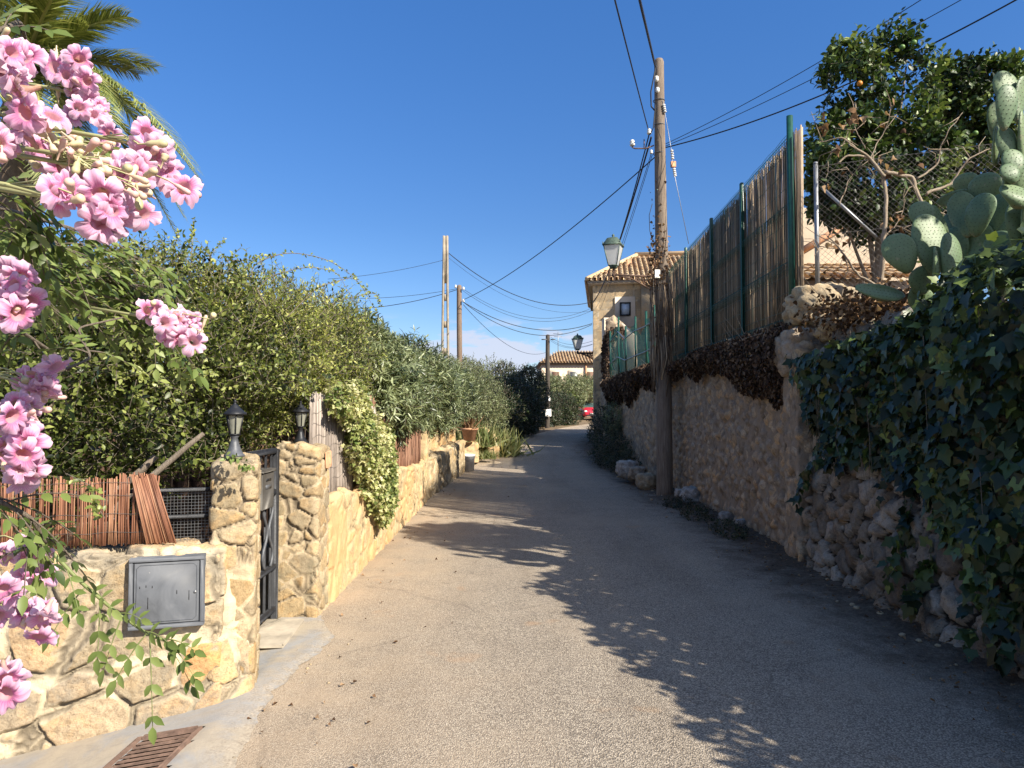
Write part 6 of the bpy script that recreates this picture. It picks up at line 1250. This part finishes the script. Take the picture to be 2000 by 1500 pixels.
# ------------------------------------------------------------------ red car far away
def car():
    c = P(1152, 822, 60); c = Vector((c.x + .05, 61.5, float(gz(6.6, 60)) + .02)); root = thing('parked_car', 'small red car parked beyond the house corner', 'car', tuple(c)); yaw = .10
    def T(x, y, z): return (c.x + x * math.cos(yaw) - y * math.sin(yaw), c.y + x * math.sin(yaw) + y * math.cos(yaw), c.z + z)
    mr = M_('red_car_paint'); mr.set(Base_Color=(.62, .02, .05), Roughness=.3, Specular_IOR_Level=.6); mr.b.inputs['Coat Weight'].default_value = .6; mr = mr.m
    secs = [(-1.85, .60, .35, .62, 0), (-1.80, .74, .26, .72, 0), (-1.5, .82, .22, .84, 0), (-1.0, .84, .2, .98, 0), (-.5, .85, .2, 1.02, 0), (.8, .85, .2, 1.02, 0), (1.6, .83, .2, 1.0, 0), (1.85, .74, .3, .9, 0)]
    V = []; n = 12
    for y, hw, z0_, z1_, _ in secs:
        for x, z in ((-hw * .8, z0_), (-hw, z0_ + .1), (-hw * 1.0, (z0_ + z1_) / 2), (-hw * .97, z1_ - .12), (-hw * .86, z1_ - .03), (-hw * .4, z1_ + .02), (hw * .4, z1_ + .02), (hw * .86, z1_ - .03), (hw * .97, z1_ - .12), (hw, (z0_ + z1_) / 2), (hw, z0_ + .1), (hw * .8, z0_)): V.append(T(x, y, z))
    F = [(i * n + k, i * n + (k + 1) % n, (i + 1) * n + (k + 1) % n, (i + 1) * n + k) for i in range(len(secs) - 1) for k in range(n)]
    bb = B(); e0, e1 = len(V), len(V) + 1; V += [T(0, -1.87, .5), T(0, 1.87, .6)]; Tn = [(k, e0, (k + 1) % n) for k in range(n)] + [((len(secs) - 1) * n + k, (len(secs) - 1) * n + (k + 1) % n, e1) for k in range(n)]
    bb.add(V, [np.array(F), np.array(Tn)]); body = bb.done('body', mr, root)
    bb = B(); gl = [(-1.0, .74, .98), (-.35, .60, 1.42), (.9, .60, 1.44), (1.6, .72, 1.0)]; V = []
    for y, hw, z in gl: V += [T(-hw, y, z), T(hw, y, z)]
    V += [T(-.80, -1.0, .96), T(.80, -1.0, .96), T(-.80, 1.6, .96), T(.80, 1.6, .96)]
    bb.add(V, [np.array([(0, 1, 3, 2), (4, 5, 7, 6)]), ]); bb.add(V, [np.array([(8, 0, 2), (8, 2, 4), (8, 4, 6), (8, 6, 10), (9, 3, 1), (9, 5, 3), (9, 7, 5), (9, 11, 7)])]); mw = M_('windscreen'); mw.set(Base_Color=(.05, .09, .09), Roughness=.08, Specular_IOR_Level=.8); bb.done('windows', mw.m, root, smooth=False)
    bb = B(); bb.add([T(-.62, -.36, 1.425), T(.62, -.36, 1.425), T(.62, .92, 1.445), T(-.62, .92, 1.445), T(-.60, -.3, 1.47), T(.60, -.3, 1.47), T(.60, .85, 1.48), T(-.60, .85, 1.48)], np.array([(4, 5, 6, 7), (0, 1, 5, 4), (1, 2, 6, 5), (2, 3, 7, 6), (3, 0, 4, 7)])); bb.done('roof', mr, root, smooth=False)
    for x in (-.62, .62): bb = B(); bb.box(T(x, -1.80, .66), (.26, .12, .15), Matrix.Rotation(yaw, 3, 'Z'), .04); bb.done('headlight', MAT['ceramic'], root)
    bb = B(); bb.box(T(0, -1.90, .46), (.55, .02, .12), Matrix.Rotation(yaw, 3, 'Z')); bb.done('number_plate', MAT['paint_white'], root, smooth=False)
    bb = B(); bb.box(T(0, -1.88, .33), (1.1, .05, .11), Matrix.Rotation(yaw, 3, 'Z'), .02); bb.done('grille', MAT['black_iron'], root)
    bb = B(); e_ = T(0, -1.85, .72); bb.tube([(e_[0] + .06 * math.cos(a), e_[1], e_[2] + .06 * math.sin(a)) for a in np.linspace(0, 6.28, 16)], .012, 5); bb.done('emblem', MAT['galv'], root)
    for x in (-.76, .76):
        for y in (-1.2, 1.2):
            q = T(x, y, .29); bb = B(); bb.lathe((q[0] - .09, q[1], q[2]), [(.18, 0), (.27, 0), (.29, .03), (.29, .15), (.27, .18), (.18, .18), (.18, 0)], 20, ax=(1, 0, 0)); w_ = bb.done('wheel', MAT['rubber'], root); bb = B(); bb.lathe((q[0] - .085, q[1], q[2]), [(0, 0), (.18, .01), (.18, .16), (0, .17)], 16, ax=(1, 0, 0)); bb.done('rim', MAT['galv'], w_)
    for x in (-.92, .92): bb = B(); bb.box(T(x, -.75, 1.0), (.18, .09, .13), None, .03); bb.done('mirror', mr, root)
car()

# ------------------------------------------------------------------ pink trumpet vine in front
mpt = M_('pink_petal'); t = mpt.attr('t'); an = mpt.attr('an')
c = mpt.ramp(t, [(0, (.60, .42, .26)), (.25, (.66, .36, .32)), (.50, (.68, .33, .38)), (.62, (.66, .34, .36)), (.71, (.62, .20, .38)), (.82, (.74, .36, .56)), (1, (.80, .55, .69))])
oi = mpt.N.new('ShaderNodeObjectInfo'); c = mpt.mix(mpt.rng(oi.outputs['Random'], .35, 1.0, 0, .45), c, (.80, .62, .68)); c = mpt.mix(mpt.math('MULTIPLY', mpt.rng(oi.outputs['Random'], .12, .0), mpt.rng(mpt.noise(90, 4), .4, .6)), c, (.42, .26, .16))
vein = mpt.math('MULTIPLY', mpt.rng(mpt.math('SINE', mpt.math('MULTIPLY', an, 30.0)), .5, 1), mpt.math('MULTIPLY', mpt.rng(t, .62, .70), mpt.rng(t, .92, .80)))
c = mpt.mix(mpt.math('MULTIPLY', vein, .45), c, (.50, .04, .22)); mpt.set(Base_Color=c, Roughness=.55, Specular_IOR_Level=.2)
tr = mpt.N.new('ShaderNodeBsdfTranslucent'); mpt.L.new(c, tr.inputs[0]); x_ = mpt.N.new('ShaderNodeMixShader'); x_.inputs[0].default_value = .35; mpt.L.new(mpt.b.outputs[0], x_.inputs[1]); mpt.L.new(tr.outputs[0], x_.inputs[2]); mpt.L.new(x_.outputs[0], mpt.out.inputs[0]); MAT['petal'] = mpt.m
MAT['throat'] = plain('throat', (.45, .22, .10), .8, bump=0)
mbd = M_('bud_skin'); c = mbd.ramp(mbd.attr('rnd'), [(0, (.28, .30, .12)), (.35, (.48, .42, .24)), (.7, (.62, .46, .32)), (1, (.62, .36, .34))]); mbd.set(Base_Color=c, Roughness=.55); MAT['bud'] = mbd.m
def flower_mesh(i):
    """a trumpet: tube along +Z from the stalk, five ruffled lobes"""
    rs = np.random.default_rng(100 + i); nv = 50; prof = [(0, .0035, 0), (.05, .005, .004), (.15, .0045, .010), (.3, .0065, .020), (.45, .0100, .030), (.60, .0125, .038), (.68, .0138, .041)]
    V = []; T = []; A = []; q = np.arange(nv) * 2 * np.pi / nv; ph = rs.uniform(0, 6.28)
    for t, r, z in prof:
        for a in q: V.append((r * math.cos(a) * 1.1, r * math.sin(a) * .9, z)); T.append(t); A.append(a)
    for k, f in enumerate((.2, .4, .6, .8, 1.0)):
        for a in q:
            lob = abs(math.cos(2.5 * a)) ** .38 * (1 + .10 * math.sin(3 * a + ph)) - (.16 * f * math.exp(-((((a * 2.5 / math.pi) % 1) - .0) % 1 - .0) ** 2 * 90)); low = 1.15 if abs(((a - math.pi * 1.6) % (2 * math.pi)) - math.pi) > 2.3 else 1.0
            rr = .0138 + f * (.004 + .019 * lob * low) ; z = .041 + .008 * math.sin(f * 1.7) - .011 * f * f * (1 + .6 * math.sin(2 * a + ph)) + f * f * .0036 * math.sin(a * 11 + ph) + f * f * .0026 * math.sin(a * 17 + 2 * ph) + .004 * f * math.sin(a * 5 + ph * 3) - .004 * f * (1 - lob)
            V.append((rr * math.cos(a), rr * math.sin(a), z)); T.append(.70 + .3 * f); A.append(a)
    nr = len(prof) + 5; V = np.array(V); V += rs.normal(0, .00025, V.shape); bb = B(); i_ = np.arange(nr - 1)[:, None] * nv; j = np.arange(nv)[None]; k = (j + 1) % nv
    V[:, 0] += 8 * V[:, 2] ** 2 * rs.uniform(-1, 1); bb.add(V, np.stack([i_ + j, i_ + k, i_ + nv + k, i_ + nv + j], -1).reshape(-1, 4), t=np.array(T), an=np.array(A)); o = bb.done('flower', MAT['petal']); me = o.data; bpy.data.objects.remove(o); return me
FM = [flower_mesh(i) for i in range(6)]
def bud_add(bb, c, d, l, r, rnd):
    l *= .85; r *= .85
    bb.lathe(tuple(c), [(.0012, -.012), (.0016, 0), (r * .55, l * .08), (r * .8, l * .3), (r * .75, l * .5), (r, l * .72), (r * .85, l * .9), (r * .45, l * .99), (0, l)], 9, ax=tuple(d), rnd=rnd)
random.seed(5)
vroot = thing('trumpet_vine', 'pink trumpet vine in full flower hanging in from the left, nearest the camera', 'flowering vine', (-1.45, .7, 0))
CL = [ # px, py, D, spread x px, spread y px, flowers, buds, slope
    (25, 125, 1.00, 38, 55, 9, 3, 0), (60, 235, 1.02, 45, 35, 5, 4, 0), (165, 185, 1.45, 55, 60, 20, 8, .9), (120, 300, 1.13, 130, 42, 5, 48, .25), (210, 340, 1.03, 110, 34, 3, 48, .35), (300, 290, 1.08, 34, 30, 6, 6, .2), (125, 390, .95, 36, 26, 3, 3, 0), (215, 415, .98, 55, 34, 8, 3, .1),
    (245, 330, 1.02, 30, 34, 3, 6, 0), (350, 365, 1.12, 30, 16, 2, 6, .5), (20, 575, 1.05, 42, 55, 12, 3, .3), (350, 640, 1.62, 72, 38, 18, 10, .1), (55, 755, 1.25, 48, 40, 9, 5, .1), (40, 830, 1.2, 44, 38, 8, 9, .2), (45, 905, 1.2, 42, 42, 9, 5, 0), (40, 1090, 1.35, 42, 40, 8, 2, .2), (68, 1205, 1.5, 48, 38, 10, 4, .2), (5, 1335, 1.1, 20, 30, 5, 0, 0), (12, 1185, 1.2, 20, 40, 4, 0, 0), (15, 280, 1.0, 25, 25, 2, 5, 0)]
for (px, py, D, sx_, sy_, nf, nb, slp) in CL:
    c0 = P(px, py, D); clu = bpy.data.objects.new('flower_cluster', None); 
    org = Vector(vroot.location)
    bb = B(); stem = c0 + Vector((-.10, .03, .03))
    def rp():
        u_, v_ = random.gauss(0, .5), random.gauss(0, .5); u_ = max(-1, min(1, u_)); v_ = max(-1, min(1, v_)); return P(px + u_ * sx_, py + v_ * sy_ + slp * u_ * sx_, D + random.gauss(0, .03))
    for k in range(nb):
        q = rp(); d = Vector((random.gauss(.45, .4), random.gauss(-.35, .4), random.gauss(-.1, .5))).normalized(); bud_add(bb, q, d, random.uniform(.014, .038), random.uniform(.005, .0085), .25 + .75 * random.random()); bb.tube([q - d * .01, (q + stem) / 2 + Vector((0, 0, .01)), stem], .0012, 4, rnd=.1)
    bb.tube([stem + Vector((-.12, 0, .02)), stem, c0], [.004, .0035, .002], 6, rnd=.1)
    clu = bb.done('flower_cluster', MAT['bud'], vroot)
    for k in range(max(1, int(nf * 1.15))):
        q = rp(); d = Vector((random.gauss(.5, .45), random.gauss(-.75, .4), random.gauss(-.25, .4))).normalized()
        o = bpy.data.objects.new('flower', random.choice(FM)); COL.objects.link(o); o.parent = clu; s_ = random.uniform(.58, .92)
        o.rotation_mode = 'QUATERNION'; o.rotation_quaternion = Vector((0, 0, 1)).rotation_difference(d) @ Matrix.Rotation(random.uniform(0, 6.28), 3, 'Z').to_quaternion(); o.scale = (s_, s_, s_); o.location = q - d * .04 * s_ - origin_of(clu)
def pinnate(bb, tw, a, d, up, ln, leaf, npair, rnd):
    """one compound leaf: rachis with opposite leaflets"""
    d = Vector(d).normalized(); up = Vector(up); s = d.cross(up).normalized(); up = s.cross(d); pts = []
    for k in range(8): t = k / 7; pts.append(Vector(a) + d * ln * t + Vector((0, 0, -ln * .35 * t * t)))
    tw.tube(pts, [.0016] * 4 + [.001] * 4, 4, rnd=rnd); pos, fw, sz = [], [], []
    for k in range(npair):
        t = (k + 1) / (npair + .3); q = Vector(a) + d * ln * t + Vector((0, 0, -ln * .35 * t * t))
        for sg in (-1, 1): pos.append(q); fw.append(d * .55 + s * sg * .85 + Vector((0, 0, -.30)) + Vector((random.gauss(0, .12), random.gauss(0, .12), random.gauss(0, .12)))); sz.append(leaf * random.uniform(.8, 1.15) * (1 - .25 * abs(t - .5)))
    pos.append(pts[-1]); fw.append(d + Vector((0, 0, -.5))); sz.append(leaf * 1.1); n = len(pos)
    add_leaves(bb, 'ovate', np.array([tuple(v) for v in pos]), np.array([tuple(v) for v in fw]), np.tile(np.array(tuple(up)), (n, 1)) + rng.normal(0, .15, (n, 3)), np.array(sz), np.clip(rnd + rng.normal(0, .12, n), 0, 1), .85)
bb = B(); tw = B()
def vstem(pts, dd, r0, r1, nleaf, leaf=.04, ln=.15):
    q = np.array([Pq(x, y, d_) for (x, y), d_ in zip(pts, dd)]); m_ = len(pts) * 10; t = np.linspace(0, len(q) - 1, m_); sm = np.stack([np.interp(t, np.arange(len(q)), q[:, i]) for i in range(3)], 1)
    for _ in range(5): sm[1:-1] = (sm[:-2] + 2 * sm[1:-1] + sm[2:]) / 4
    tw.tube(sm, np.linspace(r0, r1, m_), 7, rnd=.6)
    for k in range(nleaf):
        i = random.randrange(3, m_); tg = Vector(sm[i] - sm[i - 1]).normalized(); d = (Vector((random.gauss(.1, .7), random.gauss(-.1, .6), random.gauss(-.05, .45))) + tg * .7).normalized(); pinnate(bb, tw, sm[i], d, (random.gauss(0, .3), random.gauss(-.3, .3), 1), ln * random.uniform(.7, 1.2), leaf * random.uniform(.8, 1.15), random.choice((3, 4, 4)), random.uniform(.15, .9))
vstem([(-250, 500), (-40, 450), (60, 470), (160, 500), (240, 560)], [1.3, 1.5, 1.8, 2.0, 2.2], .006, .003, 26, .045, .17)
vstem([(-250, 560), (-20, 520), (120, 560), (260, 590), (330, 640)], [1.3, 1.6, 2.0, 2.2, 2.3], .006, .003, 30, .045, .17)
vstem([(-250, 430), (-20, 400), (120, 440), (220, 470), (300, 530)], [1.3, 1.5, 1.9, 2.1, 2.2], .006, .003, 28, .045, .17)
for k in range(5):
    y0 = 475 + k * 26; vstem([(-260, y0 - 20), (-40, y0 - 30 + random.uniform(-20, 20)), (90, y0 + random.uniform(-20, 25)), (200, y0 + 30 + random.uniform(-20, 30)), (290, y0 + 70 + random.uniform(-20, 40))], [1.3, 1.5, 1.8 + .05 * k, 2.1 + .05 * k, 2.3], .004, .002, 26, .036, .15)
vstem([(-200, 300), (0, 220), (80, 230), (170, 300)], [1.1, 1.15, 1.25, 1.3], .005, .003, 12, .032, .11)
vstem([(-200, 100), (0, 60), (40, 40), (60, 120)], [1.1, 1.1, 1.2, 1.3], .005, .003, 9, .03, .10)
vstem([(-150, 350), (20, 360), (60, 400), (20, 500)], [1.1, 1.15, 1.2, 1.2], .005, .003, 16, .035, .11)
vstem([(-200, 700), (0, 620), (60, 660), (120, 700)], [1.3, 1.3, 1.4, 1.5], .005, .003, 6, .032, .11)
# the long shoot across the meter box
def shoot(pts, D, leaves_):
    q = np.array([Pq(x, y, D) for x, y in pts]); m_ = 60; t = np.linspace(0, len(q) - 1, m_); sm = np.stack([np.interp(t, np.arange(len(q)), q[:, i]) for i in range(3)], 1)
    for _ in range(4): sm[1:-1] = (sm[:-2] + 2 * sm[1:-1] + sm[2:]) / 4
    tw.tube(sm, np.linspace(.006, .003, m_), 7, rnd=.8)
    for f, dx, dz, ln, lf in leaves_: pinnate(bb, tw, sm[int(f * (m_ - 1))], (dx, -.25, dz), (0, -.9, .45), ln * .78, lf * .8, 3, random.uniform(.4, .8))
tw.done('stems', MAT['branch'], vroot); tw = B()
vstem([(-200, 900), (-40, 960), (60, 1010), (90, 1060)], [1.2, 1.2, 1.25, 1.3], .006, .003, 14, .036, .12)
tw.done('stem', MAT['branch'], vroot); tw = B()
vstem([(80, 740), (180, 700), (150, 640), (240, 620)], [1.3, 1.4, 1.5, 1.6], .003, .002, 3, .03, .1)
tw.done('stem', MAT['branch'], vroot); tw = B()
shoot([(-120, 960), (0, 1000), (90, 1065), (150, 1130), (220, 1190), (290, 1240), (325, 1252)], 1.75, [(.45, .4, -.5, .12, .045), (.45, -.6, -.5, .11, .045), (.55, -.5, -.6, .13, .05), (.55, .6, -.1, .12, .045), (.62, .1, -1, .13, .05), (.70, .8, .2, .09, .04), (.72, -.3, -.9, .12, .05), (.82, .6, .1, .10, .045), (.84, -.6, -.7, .12, .055), (.86, .2, -1, .20, .05), (.95, .8, .15, .13, .042), (.97, .7, -.5, .14, .042), (1, .5, -.2, .14, .045), (.35, .3, .1, .12, .045), (.3, .2, -.8, .12, .045), (.25, .7, .1, .12, .045), (.2, -.2, .3, .12, .045)])
bb.done('foliage', LM['vine'], vroot, smooth=False); 
mst = M_('green_stem'); mst.set(Base_Color=(.16, .19, .06), Roughness=.6); tw.done('shoot', mst.m, vroot)
bb = B(); bb.tube([(-1.45, .7, 0), (-1.5, .75, .8), (-1.35, .8, 1.4), (-1.25, .95, 1.9)], [.035, .03, .022, .012], 10); bb.tube([(-1.5, .75, .8), (-1.55, 1.2, 1.5), (-1.5, 1.5, 2.0)], [.022, .016, .01], 8); bb.done('trunk', MAT['branch'], vroot)
